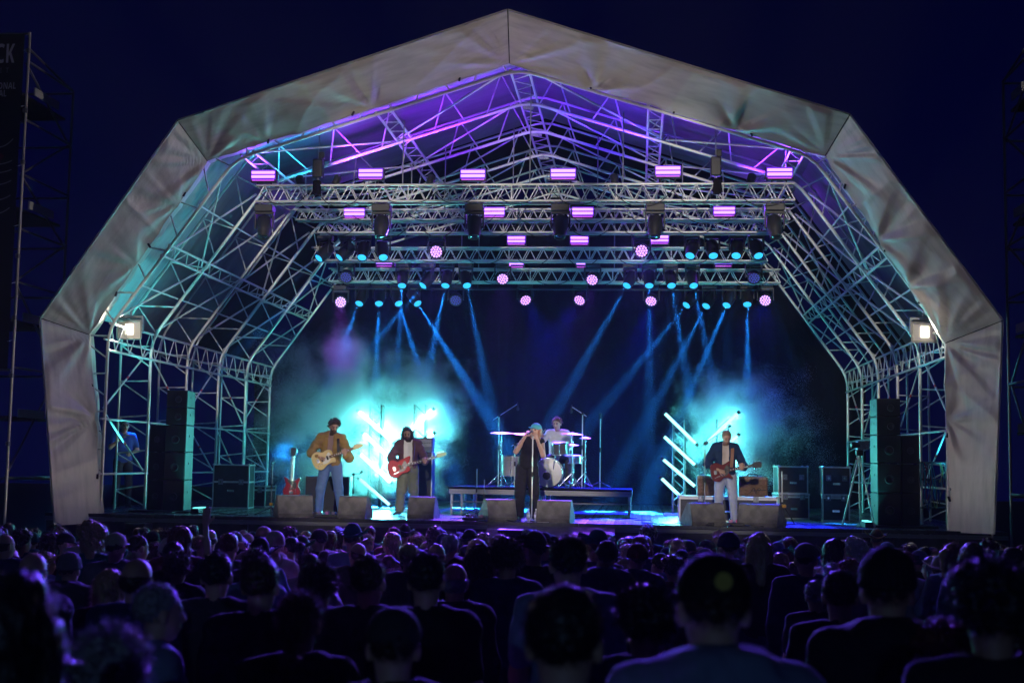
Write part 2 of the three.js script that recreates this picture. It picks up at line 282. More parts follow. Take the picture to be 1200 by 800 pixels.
// ---------------------------------------------------------------- purlins along the roof, eave beams, wall bracing
const END = -BAY * 5;
function ladder(name, label, a, b, off, n, group, r = 0.024, both = false) {
  const t = thing(name, label, 'roof beam', null, 0, group);
  const c = a.clone().add(off), d = b.clone().add(off);
  bar(t, 'chord', a, b, r, M.alu); bar(t, 'chord', c, d, r, M.alu);
  for (let i = 0; i < n; i++) { const p = a.clone().lerp(b, (i + 0.05) / n), q = c.clone().lerp(d, (i + 0.5) / n), s = a.clone().lerp(b, (i + 0.95) / n); bar(t, 'brace', p, q, 0.011, M.alu); bar(t, 'brace', q, s, 0.011, M.alu); }
  return t;
}
const onInner = (s, t) => INNER[s].clone().lerp(INNER[s + 1], t);
{
  const G = 'purlins running back along the roof';
  const spots = [[2, 0.97, V(0.34, 0, 0), 'ridge purlin under the peak'], [2, 0.5, V(0.26, 0.08, 0), 'purlin halfway up the banner side roof slope'], [3, 0.5, V(-0.26, 0.08, 0), 'purlin halfway up the cable rack side roof slope'],
    [2, 0.02, V(0.24, 0.07, 0), 'purlin at the upper bend beside the teal lit skin'], [3, 0.98, V(-0.24, 0.07, 0), 'purlin at the upper bend beside the purple lit skin'],
    [1, 0.42, V(0.14, 0.19, 0), 'side purlin over the guitarist in the tan jacket'], [4, 0.58, V(-0.14, 0.19, 0), 'side purlin over the road cases'],
    [1, 0.02, V(-0.02, -0.5, 0), 'eave beam carrying the flood light above the speakers by the tan jacket guitarist'], [4, 0.98, V(0.02, -0.5, 0), 'eave beam carrying the flood light above the speakers by the road cases']];
  for (const [s, t, off, w] of spots) { const p = onInner(s, t); p.y += 0.035; ladder('roof_purlin', 'aluminium ' + w, p.clone().setZ(0.05), p.clone().setZ(END - 0.05), off, 16, G); }
  // crossing wind braces in the sloping sides and the roof between neighbouring arches
  for (let k = 0; k < 5; k++) for (const sd of [-1, 1]) {
    const s = sd < 0 ? 1 : 4, z0 = -BAY * k - 0.06, z1 = -BAY * (k + 1) + 0.06, T = (t) => onInner(s, sd < 0 ? t : 1 - t).addScaledVector(V(sd * 0.8, 0.6, 0), 0.05);
    const w = thing('wind_brace', `crossed tube braces in the roof above the ${sd < 0 ? 'tan jacket guitarist' : 'road cases'}, ${ORD[k]} bay from the front`, 'brace', null, 0, sd < 0 ? 'wind braces left' : 'wind braces right');
    bar(w, 'tube', T(0.05).setZ(z0), T(0.42).setZ(z1), 0.02, M.alu); bar(w, 'tube', T(0.42).setZ(z0), T(0.92).setZ(z1), 0.02, M.alu);
    if (k % 2 === 0) bar(w, 'tube', T(0.9).setZ(z0), T(0.45).setZ(z1), 0.018, M.alu);
    const s2 = sd < 0 ? 2 : 3, R = (t) => onInner(s2, sd < 0 ? t : 1 - t).add(V(0, 0.05, 0));
    bar(w, 'tube', R(0.05).setZ(z0), R(0.48).setZ(z1), 0.018, M.alu); bar(w, 'tube', R(0.5).setZ(z1), R(0.95).setZ(z0), 0.018, M.alu);
    for (const t of [0.25, 0.72]) bar(w, 'tube', T(t).setZ(z0), T(t).setZ(z1), 0.018, M.alu);
  }
  const red = std(C(0.5, 0.02, 0.03), 0.5);
  for (const sd of [-1, 1]) for (let k = 0; k < 5; k++) {
    const x = sd * 7.55, z0 = -BAY * k - 0.04, z1 = -BAY * (k + 1) + 0.04;
    const w = thing('wall_brace', `tube bracing with red bands by the ${sd < 0 ? 'crew member in blue' : 'cable rack'}, ${ORD[k]} bay from the front`, 'brace', null, 0, sd < 0 ? 'wall braces by the left stack' : 'wall braces by the cable rack');
    const seg = [[4.95, 3.7], [3.6, 4.9], [3.5, 2.4]];
    for (const [ya, yb] of (k % 2 ? [[4.95, 3.75], [3.6, 2.3]] : [[3.75, 4.95], [3.7, 2.6]])) { const a = V(x, ya, z0), b = V(x, yb, z1); bar(w, 'tube', a, b, 0.018, M.alu); const p = a.clone().lerp(b, 0.5), q = a.clone().lerp(b, 0.54); bar(w, 'red_band', p, q, 0.0205, red); }
    for (const y of [3.55, 2.55, 5.0]) bar(w, 'ledger', V(x - sd * 0.045, y, z0 + 0.2), V(x - sd * 0.045, y, z1 - 0.2), 0.02, M.alu);
  }
}
// ---------------------------------------------------------------- back drape
{
  const w = thing('back_drape', 'dark wrinkled backdrop cloth hanging behind the drum kit', 'backdrop');
  const n = 6, x0 = -8, x1 = 8, mat = matte(C(0.005, 0.0055, 0.009), { map: GR, bumpMap: rep(BU, 2, 3), bumpScale: 0.01 });
  for (let i = 0; i < n; i++) sheet(40, 40, (u, v) => {
    const x = lerp(x0, x1, (i + u) / n), ax = Math.abs(x), top = ax > 7.5 ? 5.2 : ax > 5.22 ? lerp(8.36, 5.2, (ax - 5.22) / 2.28) : lerp(9.99, 8.36, ax / 5.22);
    const y = lerp(DECK + 0.01, top, v);
    return { x, y, z: END - 0.32 + 0.035 * Math.sin(x * 9 + 1.5 * noise(x * 1.1, y * 0.4)) + 0.1 * fbm(x * 0.9, y * 1.9, 2) + (i % 2) * 0.012, u: u * 2.5, v: v * 6 };
  }, mat, 'cloth_panel', w);
}
// ---------------------------------------------------------------- horizontal lighting trusses hung from the arches
const TRUSS = {};
function lightTruss(key, pxL, pxR, pyTop, pyBot, z, label, hangs) {
  const L = atZ(pxL, pyTop, z), R = atZ(pxR, pyTop, z), h = Math.abs(atZ((pxL + pxR) / 2, pyTop, z).y - atZ((pxL + pxR) / 2, pyBot, z).y), y = (L.y + R.y) / 2;
  const t = thing('lighting_truss', label, 'truss', [(L.x + R.x) / 2, y, z], 0, 'lighting trusses across the stage');
  const w = (R.x - L.x) / 2, d = h * 0.95;
  for (const [dy, dz] of [[0, 0], [-h, 0], [0, -d], [-h, -d]]) bar(t, 'chord', V(-w, dy, dz), V(w, dy, dz), 0.023, M.alu);
  const n = Math.round(2 * w / (h * 1.05));
  for (let i = 0; i < n; i++) {
    const a = -w + 2 * w * i / n, b = -w + 2 * w * (i + 1) / n, m = (a + b) / 2;
    for (const dz of [0, -d]) { bar(t, 'brace', V(a, -h, dz), V(m, 0, dz), 0.0105, M.alu); bar(t, 'brace', V(m, 0, dz), V(b, -h, dz), 0.0105, M.alu); }
    if (i % 2) { bar(t, 'brace', V(a, -h, 0), V(b, -h, -d), 0.0105, M.alu); bar(t, 'brace', V(a, 0, 0), V(b, 0, -d), 0.0105, M.alu); }
    if (i % 6 === 3) { bar(t, 'upright', V(a, -h, 0), V(a, 0, 0), 0.014, M.alu); }
  }
  for (let i = 0; i < 9; i++) { // power and data leads tied along the truss, sagging between ties
    const a = -w + 2 * w * (i + rr(0.02, 0.1)) / 9, b = a + 2 * w / 9 * rr(0.7, 1.05), sag = rr(0.03, 0.13); if (b > w) continue;
    part(t, 'cable', tubeGeo([V(a, -h * 0.5, 0.03), V(lerp(a, b, 0.25), -h - sag * 0.6, 0.035), V(lerp(a, b, 0.5), -h - sag, 0.03), V(lerp(a, b, 0.75), -h - sag * 0.5, 0.035), V(b, -h * 0.4, 0.03)], 0.009, 18, 5), M.rubber);
  }
  TRUSS[key] = { y, yb: y - h, z, d };
  for (const px of hangs) { // steel slings up to the roof
    const p = atZ(px, pyTop, z).setY(y), ax = Math.abs(p.x), top = ax > 5.22 ? lerp(8.36, 5.2, (ax - 5.22) / 2.28) : lerp(9.99, 8.36, ax / 5.22);
    if (top > y + 0.2) bar(t, 'hanging_chain', V(p.x - t.position.x, 0, -d / 2), V(p.x - t.position.x, top - y + 0.1, -d / 2), 0.012, M.aluDark);
  }
  return t;
}
lightTruss('A', 300, 932, 216, 235, -1.0, 'front lighting truss directly under the roof with strobe panels on top', [470, 620, 730]);
lightTruss('B', 346, 926, 245, 257, -3.5, 'second lighting truss behind the front one, upper of the close pair', [430, 520, 700, 800]);
lightTruss('C', 372, 905, 258, 272, -3.9, 'second lighting truss behind the front one, lower of the close pair', [480, 600, 780]);
lightTruss('D', 365, 900, 290, 305, -6.7, 'third lighting truss carrying a row of cyan spot lights', [400, 540, 720, 860]);
lightTruss('E', 385, 915, 315, 330, -9.2, 'rear lighting truss nearest the black drape', [420, 560, 720, 880]);
{ // slim black pipe for the lowest row
  const a = atZ(388, 339, -9.9), b = atZ(906, 339, -9.9), y = (a.y + b.y) / 2, p = thing('lighting_pipe', 'thin black pipe holding the lowest row of lights before the drape', 'pipe', [0, y, -9.9]);
  bar(p, 'pipe', V(a.x, 0, 0), V(b.x, 0, 0), 0.024, M.black); TRUSS.F = { y: y + 0.02, yb: y, z: -9.9, d: 0.02 };
  for (const px of [420, 560, 740, 880]) { const q = atZ(px, 339, -9.9); bar(p, 'hanging_chain', V(q.x, 0, 0), V(q.x, 3.2 - Math.abs(q.x) * 0.25, 0), 0.01, M.black); }
}
// chain hoists on the front truss
for (const [px, w] of [[369, 'over the tan jacket guitarist'], [840, 'over the guitarist in the navy shirt']]) {
  const p = atZ(px, 200, -0.9), h = thing('chain_hoist', 'black electric chain hoist above the front truss ' + w, 'hoist', [p.x, TRUSS.A.y + 0.05, -0.9 - 0.25], 0, 'chain hoists on the front truss');
  part(h, 'motor_body', box(0.2, 0.36, 0.2, 0.03), M.black, [0, 0.3, 0]); part(h, 'chain_bag', box(0.16, 0.3, 0.14, 0.05), M.blackRough, [0.02, -0.1, 0.14]);
  bar(h, 'hook', V(0, -0.06, 0), V(0, 0.13, 0), 0.022, M.aluDark); bar(h, 'chain', V(0, 0.48, 0), V(0, 1.9, 0), 0.012, M.aluDark); part(h, 'limit_box', box(0.1, 0.14, 0.1, 0.02), M.black, [0.06, 0.56, 0]);
}
// ---------------------------------------------------------------- moving lights
const latheZ = (pts, seg = 20) => { const g = new THREE.LatheGeometry(pts.map(([r, z]) => new THREE.Vector2(r, z)), seg); g.rotateX(Math.PI / 2); return g; };
const HEAD_GEO = latheZ([[0.0, -0.2], [0.09, -0.2], [0.125, -0.16], [0.13, 0.0], [0.12, 0.1], [0.105, 0.16], [0.105, 0.215], [0.094, 0.215], [0.094, 0.2], [0, 0.2]]);
const LENS_GEO = latheZ([[0, 0.011], [0.04, 0.009], [0.07, 0.004], [0.09, -0.006], [0, -0.006]]);
const WASH_GEO = latheZ([[0, -0.16], [0.1, -0.16], [0.15, -0.08], [0.165, 0.02], [0.165, 0.085], [0.15, 0.085], [0.148, 0.07], [0, 0.07]]);
const BIG_HEAD_GEO = latheZ([[0.0, -0.26], [0.1, -0.26], [0.16, -0.2], [0.17, 0.0], [0.15, 0.14], [0.13, 0.2], [0.13, 0.27], [0.115, 0.27], [0.115, 0.25], [0, 0.25]]);
const BASE_GEO = box(0.36, 0.13, 0.26, 0.02), BIG_BASE_GEO = box(0.42, 0.17, 0.32, 0.025);
const yokeGeo = (w, h) => mg([geoAt(box(0.035, h, 0.09, 0.012), -w, -h / 2, 0), geoAt(box(0.035, h, 0.09, 0.012), w, -h / 2, 0), geoAt(box(2 * w + 0.035, 0.05, 0.1, 0.012), 0, -0.015, 0)]);
const YOKE = yokeGeo(0.165, 0.3), YOKE_W = yokeGeo(0.195, 0.3), YOKE_B = yokeGeo(0.205, 0.38);
const CLAMP = mg([geoAt(box(0.05, 0.07, 0.06, 0.01), -0.11, 0, 0), geoAt(box(0.05, 0.07, 0.06, 0.01), 0.11, 0, 0)]);
const ledCells = (() => { const l = []; for (const [n, r] of [[1, 0], [6, 0.058], [12, 0.112]]) for (let i = 0; i < n; i++) { const a = i / n * 6.2832 + r; l.push(geoAt(new THREE.CircleGeometry(0.024, 8), Math.cos(a) * r, Math.sin(a) * r, 0.074)); } return mg(l); })();
const CYAN_GLOW = glow(0.05, 0.75, 1.5), WASH_GLOW = glow(1.7, 0.75, 2.7), WASH_DIM = glow(0.06, 0.05, 0.35);
const fixtureLabel = (n, row, near) => `${n} ${row} ${near}`;
const ROWS = { A: 'under the front truss', D: 'on the third truss', E: 'on the rear truss', F: 'on the thin black pipe' };
function hangBase(g, row, pivot, k) { // base sits under its truss, yoke reaches down to the pivot
  const drop = 0.36 * k;
  part(g, 'clamp', CLAMP, M.aluDark, [0, drop + 0.13 * k + 0.03, 0]);
  return drop;
}
const CYAN = C(0.01, 0.24, 1.0), VIOLET = C(0.2, 0.045, 1.0), BLUE = C(0.06, 0.05, 1.0);
// [pixel x, pixel y, row, tilt x, tilt z, beam strength]
const SPOTS = [
  [374, 302, 'D', -0.7, 0.86, 250], [398, 301, 'D', -0.75, 0.72, 1500], [424, 301, 'D', 0.03, 0.80, 250], [449, 301, 'D', 0.25, 0.86, 250],
  [809, 299, 'D', -0.3, 0.86, 250], [836, 299, 'D', 0.1, 0.80, 250], [863, 299, 'D', -0.15, 0.86, 250], [889, 299, 'D', 0.2, 0.80, 250],
  [471, 334, 'E', 0.1, 0.72, 3950], [496, 334, 'E', -0.62, 0.72, 5000], [522, 334, 'E', -0.06, 0.72, 8000], [547, 334, 'E', 0.3, 0.80, 4500],
  [735, 334, 'E', -0.48, 0.80, 4450], [761, 334, 'E', 0.0, 0.72, 3800], [787, 334, 'E', 0.13, 0.80, 5000], [813, 334, 'E', 0.15, 0.80, 3950],
  [421, 355, 'F', -0.16, 0.80, 8000], [444, 355, 'F', 0.14, 0.76, 8000], [467, 355, 'F', 0.45, 0.72, 8000], [489, 355, 'F', 0.72, 0.72, 12000],
  [805, 357, 'F', -0.75, 0.80, 4200], [828, 358, 'F', -0.5, 0.80, 4450], [852, 357, 'F', -0.42, 0.76, 7000], [876, 356, 'F', -0.06, 0.76, 8000],
];
const spotLabel = (px, row) => { const side = SPOTS.filter((q) => q[2] === row && (q[0] < 600) === (px < 600)).map((q) => q[0]).sort((a, b) => Math.abs(a - 645) - Math.abs(b - 645)); return `cyan lit spot ${ROWS[row]} over the ${px < 600 ? 'bassist' : 'brown amplifiers'}, ${ORD[side.indexOf(px)]} from the centre`; };
function headQuat(aim) { return new THREE.Quaternion().setFromUnitVectors(V(0, 0, 1), aim); }
for (const [px, py, row, tx, tz, cd] of SPOTS) {
  const T = TRUSS[row], z = row === 'F' ? T.z - T.d / 2 : T.z + 0.2, lens = atZ(px, py, z + 0.02), aim = V(tx, -1, tz).normalize();
  const pivot = lens.clone().addScaledVector(aim, -0.21), topY = pivot.y + 0.5;
  const g = thing('spot_light', spotLabel(px, row), 'stage light', pivot, 0, `cyan spots ${row} ${px < 600 ? 'left' : 'right'}`);
  const reach = Math.max(0.2, topY - 0.13 - pivot.y);
  const yoke = part(g, 'yoke', YOKE, M.black, [0, Math.min(0.28, reach), 0], [0, Math.atan2(tx, tz), 0]);
  part(g, 'base', BASE_GEO, M.black, [0, Math.min(0.28, reach) + 0.075, 0]);
  const gap = T.yb - (pivot.y + Math.min(0.28, reach) + 0.14);
  bar(g, 'clamp', V(0, Math.min(0.28, reach) + 0.12, 0), V(0, Math.min(0.28, reach) + 0.14 + Math.max(0.01, gap + 0.03), 0), 0.025, M.aluDark);
  const h = part(g, 'head', HEAD_GEO, M.black); h.quaternion.copy(headQuat(aim)); h.scale.setScalar(1.12);
  part(h, 'lens', LENS_GEO, CYAN_GLOW, [0, 0, 0.207]);
  addSpot(pivot.clone().addScaledVector(aim, 0.235), pivot.clone().addScaledVector(aim, 5), CYAN, cd * 22, 0.052, 0.85, 1.5);
}
// round wash lights with a face of many small emitters; [px, py, row, lit, tilt x, tilt z, candela, colour]
const WASHES = [[511, 295, 'D', 1, 0.12, 2.1, 420], [752, 294, 'D', 1, -0.1, 2.1, 420], [589, 327, 'E', 1, 0.12, 0.95, 420], [694, 328, 'E', 1, -0.1, 0.95, 420],
  [616, 352, 'F', 1, 0.32, 0.75, 650], [679, 352, 'F', 1, -0.3, 0.75, 650], [763, 353, 'F', 1, -0.12, 0.75, 800], [399, 354, 'F', 1, 0.06, 1.75, 420], [897, 352, 'F', 1, -0.12, 1.5, 300],
  [405, 325, 'E', 0, 0, 0.9, 0], [534, 352, 'F', 0, 0.1, 0.9, 0], [884, 326, 'E', 0, 0, 0.9, 0]];
for (const [px, py, row, lit, tx, tz, cd] of WASHES) {
  const T = TRUSS[row], z = row === 'F' ? T.z - T.d / 2 : T.z + 0.24, face = atZ(px, py, z + 0.05), aim = px === 399 ? atZ(400, 414, -4.6).sub(face).normalize() : px === 897 ? atZ(872, 455, -4.6).sub(face).normalize() : V(tx, -0.62, tz).normalize();
  const pivot = face.clone().addScaledVector(aim, -0.08);
  const g = thing('wash_light', `round ${lit ? 'pink lit' : 'dim'} wash light ${ROWS[row]}, ${ORD[WASHES.filter((q) => q[2] === row && q[3] === lit).map((q) => q[0]).sort((a, b) => a - b).indexOf(px)]} from the red guitar side`, 'stage light', pivot, 0, `wash lights ${row} ${lit ? 'lit' : 'dim'}`);
  const up = 0.28; part(g, 'yoke', YOKE_W, M.black, [0, up, 0], [0, Math.atan2(tx, tz), 0]); part(g, 'base', BASE_GEO, M.black, [0, up + 0.07, 0]);
  const gap = T.yb - (pivot.y + up + 0.14); bar(g, 'clamp', V(0, up + 0.12, 0), V(0, up + 0.14 + Math.max(0.02, gap + 0.03), 0), 0.025, M.aluDark);
  const h = part(g, 'head', WASH_GEO, M.black); h.quaternion.copy(headQuat(aim));
  part(h, 'led_face', ledCells, lit ? WASH_GLOW : WASH_DIM);
  if (cd) addSpot(pivot.clone().addScaledVector(aim, 0.12), pivot.clone().addScaledVector(aim, 5), px < 420 ? C(0.42, 0.06, 1) : row === 'E' ? VIOLET : px === 511 || px === 752 ? C(0.14, 0.06, 1) : C(0.01, 0.012, 1), cd * (row === 'E' ? 2.4 : row === 'D' ? 4.8 : px < 420 ? 15 : 3.8), px < 420 ? 0.085 : 0.26, 0.6, 6);
}
// large unlit moving heads under the front truss
for (const [px, py, w] of [[310, 250, 'end one by the teal skin'], [447, 252, 'second from the teal lit skin'], [556, 250, 'third from the teal lit skin'], [657, 250, 'third from the road cases'], [768, 252, 'second from the road cases'], [908, 250, 'end one over the road cases']]) {
  const T = TRUSS.A, p = atZ(px, py, T.z - T.d / 2), g = thing('moving_head', 'large unlit black moving head under the front truss, ' + w, 'stage light', [p.x, T.yb - 0.56, p.z], 0, 'large moving heads under the front truss'); g.scale.setScalar(0.84); g.position.y += 0.09;
  part(g, 'base', BIG_BASE_GEO, M.black, [0, 0.42, 0]); part(g, 'yoke', YOKE_B, M.black, [0, 0.33, 0]); part(g, 'clamp', CLAMP, M.aluDark, [0, 0.53, 0]);
  const h = part(g, 'head', BIG_HEAD_GEO, M.black); h.quaternion.copy(headQuat(V(rr(-0.1, 0.1), -1, 0.35).normalize())); part(h, 'lens', LENS_GEO, M.lensOff, [0, 0, 0.26]);
}
// strobe panels: two bright bars in a housing; [px, py, z, truss, width scale]
const PANEL_GLOW = glow(1.5, 0.6, 3.0), PANEL_HALO = glow(0.16, 0.02, 0.75), PANEL_REFLECTION = glow(0.9, 0.12, 1.2), PANEL_BODY = M.black, PURPLE = C(0.22, 0.04, 1.0);
const PANELS = [[308, 205, 'A'], [434, 203, 'A'], [554, 204, 'A'], [660, 203, 'A'], [783, 200, 'A'], [914, 202, 'A'], [415, 249, 'B'], [579, 248, 'B'], [683, 248, 'B'], [849, 247, 'B'], [605, 281, 'D'], [679, 281, 'D'], [773, 280, 'D'], [604, 308, 'E'], [685, 308, 'E'], [450, 307, 'E'], [848, 307, 'E']];
const PANEL_ROW = { A: 'on the front truss', B: 'on the second truss', D: 'on the third truss', E: 'on the rear truss' };
for (const [px, py, row] of PANELS) {
  const T = TRUSS[row], z = T.z + 0.04, p = atZ(px, py, z), w = row === 'A' ? 0.45 : row === 'B' ? 0.42 : 0.4, half = row === 'E';
  const g = thing('strobe_panel', `strobe panel with purple bars ${PANEL_ROW[row]}, ${ORD[PANELS.filter((q) => q[2] === row).map((q) => q[0]).sort((a, b) => a - b).indexOf(px)]} from the red guitar side`, 'stage light', p, 0, 'strobe panels ' + row);
  part(g, 'housing', box(w + 0.06, 0.24, 0.11, 0.015), PANEL_BODY, [0, -0.01, -0.075]);
  for (const dy of half ? [-0.01] : [0.05, -0.03]) part(g, 'glow_strip', box(w, 0.052, 0.03, 0.01), PANEL_GLOW, [0, dy, 0]);
  part(g, 'halo_plate', box(w + 0.03, half ? 0.09 : 0.19, 0.012, 0.004), PANEL_HALO, [0, half ? -0.01 : 0.01, -0.016]);  // added glowing plate giving the bars a violet halo
  part(g, 'glow_strip', box(w * 0.96, 0.016, 0.02, 0.005), PANEL_REFLECTION, [0, -0.1, -0.01]);  // dim lower strip painted as a reflection of the bars
  const foot = p.y - T.y; bar(g, 'bracket', V(-w * 0.3, -0.1, -0.1), V(-w * 0.3, -Math.max(0.12, foot + 0.02), -0.1), 0.014, M.black); bar(g, 'bracket', V(w * 0.3, -0.1, -0.1), V(w * 0.3, -Math.max(0.12, foot + 0.02), -0.1), 0.014, M.black);
  addRect(p.clone().add(V(0, 0, 0.03)), p.clone().add(V(0, -0.1, 5)), w, 0.15, PURPLE, row === 'A' ? 120 : 110);
}
// upward facing wash units hidden behind the front truss, which colour the roof skin
for (const [px, c, cd, tx, n] of [[352, C(0.02, 0.45, 0.95), 50, -0.5, 0], [395, C(0.26, 0.02, 1), 110, 0.25, 1], [505, C(0.22, 0.02, 1), 110, 0.15, 2], [720, C(0.1, 0.02, 1), 110, -0.1, 3], [880, C(0.17, 0.02, 1), 120, 0.4, 4]]) {
  const T = TRUSS.A, p = atZ(px, 212, T.z - 0.2), aim = V(tx, 1, -0.75).normalize(), q = V(p.x, T.y + 0.12, T.z - 0.16);
  const g = thing('uplight', `small uplight on the front truss pointing at the roof, ${ORD[n]} from the red guitar side`, 'stage light', q, 0, 'uplights on the front truss');
  const h = part(g, 'can', latheZ([[0, -0.1], [0.07, -0.1], [0.085, 0.08], [0.075, 0.08], [0.07, 0.06], [0, 0.06]], 14), M.black); h.quaternion.copy(headQuat(aim));
  part(h, 'lens', new THREE.CircleGeometry(0.068, 14), glow(c.r * 1.6, c.g * 1.6, c.b * 1.6), [0, 0, 0.064]); part(g, 'bracket', box(0.19, 0.03, 0.05, 0.006), M.black, [0, -0.1, 0]);
  addSpot(q.clone().addScaledVector(aim, 0.1), q.clone().addScaledVector(aim, 4), c, cd, 0.75, 0.8, 4);
}
// warm work flood lights on the eave beams
for (const [px, py, w, s] of [[151, 386, 'above the banner side speaker stack', -1], [1084, 389, 'above the cable rack side speaker stack', 1]]) {
  const p = atZ(px, py, -0.75), aim = V(-s * 0.35, -0.22, 1).normalize();
  const g = thing('flood_light', 'glaring warm flood light on the eave beam ' + w, 'flood light', p, 0, 'flood lights on the eave beams');
  const h = part(g, 'housing', mg([geoAt(box(0.42, 0.34, 0.1, 0.02), 0, 0, -0.09), geoAt(box(0.44, 0.03, 0.16, 0.008), 0, 0.175, -0.02), geoAt(box(0.44, 0.03, 0.16, 0.008), 0, -0.175, -0.02), geoAt(box(0.03, 0.34, 0.16, 0.008), 0.215, 0, -0.02), geoAt(box(0.03, 0.34, 0.16, 0.008), -0.215, 0, -0.02)]), std(C(0.25, 0.24, 0.22), 0.4, 0.4)); h.quaternion.copy(headQuat(aim));
  part(h, 'reflector', new THREE.PlaneGeometry(0.4, 0.32), std(C(0.7, 0.68, 0.62), 0.3, 0.6), [0, 0, -0.036]);
  part(h, 'lamp', box(0.15, 0.2, 0.03, 0.01), glow(3.4, 3.0, 2.2), [0, 0, -0.015]);
  part(g, 'stirrup', yokeGeo(0.235, 0.3), M.aluDark, [0, 0.26, -0.06]); bar(g, 'clamp', V(0, 0.25, -0.06), V(0, 0.42, -0.06), 0.025, M.aluDark);
  addSpot(p.clone().addScaledVector(aim, 0.03), p.clone().addScaledVector(aim, 5), C(1, 0.88, 0.68), 14, 0.95, 0.7, 6);
}
// teal floor units beside the speaker stacks
for (const [px, py, s, w] of [[233, 599, -1, 'banner side'], [1016, 606, 1, 'cable rack side']]) {
  const p = atY(px, py, DECK).setZ(-0.5); p.x = atZ(px, py, -0.5).x; p.y = DECK;
  const g = thing('floor_light', 'slim teal floor light beside the ' + w + ' speaker stack', 'stage light', p, 0, 'teal floor lights');
  part(g, 'housing', box(0.14, 0.1, 0.5, 0.015), M.black, [0, 0.05, 0]); part(g, 'lens', box(0.1, 0.02, 0.44, 0.006), glow(0.3, 1.6, 1.6), [0, 0.108, 0]);
  addSpot(p.clone().add(V(0, 0.13, 0)), p.clone().add(V(s * 0.9, 2.4, -0.2)), C(0.05, 0.85, 0.9), 9, 0.4, 0.6, 4);
}
// teal uplights in the front corners, washing the canopy skin behind the hem
for (const [s, cd, c] of [[-1, 170, C(0.06, 0.8, 0.85)], [1, 70, C(0.03, 0.5, 0.75)]]) {
  const p = V(s * 7.8, DECK, -0.42), aim = V(s * -0.02, 1, -0.3).normalize(), g = thing('corner_uplight', `teal floor uplight behind the canopy hem ${s < 0 ? 'near the crew member in blue' : 'near the cable rack'}`, 'stage light', p);
  part(g, 'housing', box(0.22, 0.16, 0.22, 0.02), M.black, [0, 0.09, 0]); part(g, 'lens', new THREE.CylinderGeometry(0.08, 0.08, 0.015, 16), glow(c.r * 2, c.g * 2, c.b * 2), [0, 0.178, 0]);
  addSpot(p.clone().add(V(0, 0.2, 0)), p.clone().addScaledVector(aim, 5), c, cd, 0.38, 0.8, 4);
}
// ---------------------------------------------------------------- light tubes on two small truss towers either side of the drums
const TUBE_HOT = glow(4, 5, 5), TUBE_WHITE = glow(0.85, 2.3, 2.2), TUBE_C = C(0.12, 1.0, 0.95);
function lightTube(ax, ay, bx, by, z, label, group, bright = 1) {
  const a = atZ(ax, ay, z), b = atZ(bx, by, z), m = a.clone().lerp(b, 0.5), d = b.clone().sub(a), L = d.length();
  const g = thing('light_tube', label, 'light tube', m, 0, group); g.quaternion.setFromUnitVectors(YUP, d.clone().normalize());
  part(g, 'diffuser', new THREE.CapsuleGeometry(0.032, L - 0.1, 4, 12), bright > 2 ? TUBE_HOT : TUBE_WHITE);
  for (const t of [-0.22, 0.22]) part(g, 'clamp', box(0.05, 0.03, 0.1, 0.006), M.black, [0, t * L, -0.03]);
  for (const s of [-1, 1]) part(g, 'end_cap', UNIT_CYL_FINE, M.black, [0, s * (L / 2 - 0.005), 0]).scale.set(0.037, 0.07, 0.037);
  addRect(m.clone().add(V(0, 0, 0.06)), m.clone().add(V(0, 0, 5)), 0.07, L * 0.95, TUBE_C, 140 * bright, d.clone().normalize());
  addRect(m.clone().add(V(0, 0, -0.06)), m.clone().add(V(0, 0, -5)), 0.07, L * 0.95, TUBE_C, 230 * bright, d.clone().normalize());
}
function tubeTower(px, z, pyTop, label, metal) {
  const p = atZ(px, 560, z), top = atZ(px, pyTop, z).y - DECK, t = thing('truss_tower', label, 'truss tower', [p.x, DECK, z - 0.16]);
  const w = 0.12; for (const sx of [-1, 1]) for (const sz of [-1, 1]) bar(t, 'chord', V(sx * w, 0.02, sz * w), V(sx * w, top, sz * w), 0.02, metal);
  const n = Math.round(top / 0.26); for (let i = 0; i < n; i++) for (const sz of [-1, 1]) { const y0 = top * i / n, y1 = top * (i + 1) / n, s = i % 2 ? 1 : -1; bar(t, 'brace', V(-w * s, y0 + 0.03, sz * w), V(w * s, y1, sz * w), 0.009, metal); }
  part(t, 'base_plate', box(0.6, 0.02, 0.6, 0.004), M.aluDark, [0, 0.01, 0]);
}
const TL = 'white light tube in the smoke behind the bassist', TR = 'white light tube by the brown amplifiers';
const zT = -4.6, W4 = ['top', 'second', 'third', 'lowest'];
[[419, 481, 462, 519], [425, 507, 461, 541], [421, 531, 459, 566], [420, 560, 458, 593]].forEach(([a, b, c, d], i) => lightTube(a, b, c, d, zT, `${TL}, ${W4[i]} of those falling toward the drums`, 'light tubes behind the bassist', i === 3 ? 0.8 : 4));
[[508, 479, 471, 514], [509, 507, 474, 540]].forEach(([a, b, c, d], i) => lightTube(a, b, c, d, zT, `${TL}, ${i ? 'lower' : 'upper'} of those rising toward the drums`, 'light tubes behind the bassist', i === 3 ? 0.8 : 4));
[[778, 483, 817, 521], [777, 510, 816, 546], [776, 537, 816, 571], [774, 559, 801, 585]].forEach(([a, b, c, d], i) => lightTube(a, b, c, d, zT, `${TR}, ${W4[i]} of those falling from the drums`, 'light tubes by the amplifiers', 1.1));
[[866, 483, 828, 519], [866, 509, 827, 546], [868, 536, 830, 571]].forEach(([a, b, c, d], i) => lightTube(a, b, c, d, zT, `${TR}, ${['upper', 'middle', 'lowest'][i]} of those rising from the drums`, 'light tubes by the amplifiers', 1.1));
tubeTower(438, zT, 474, 'short black truss tower holding light tubes in the smoke', M.blackRough);
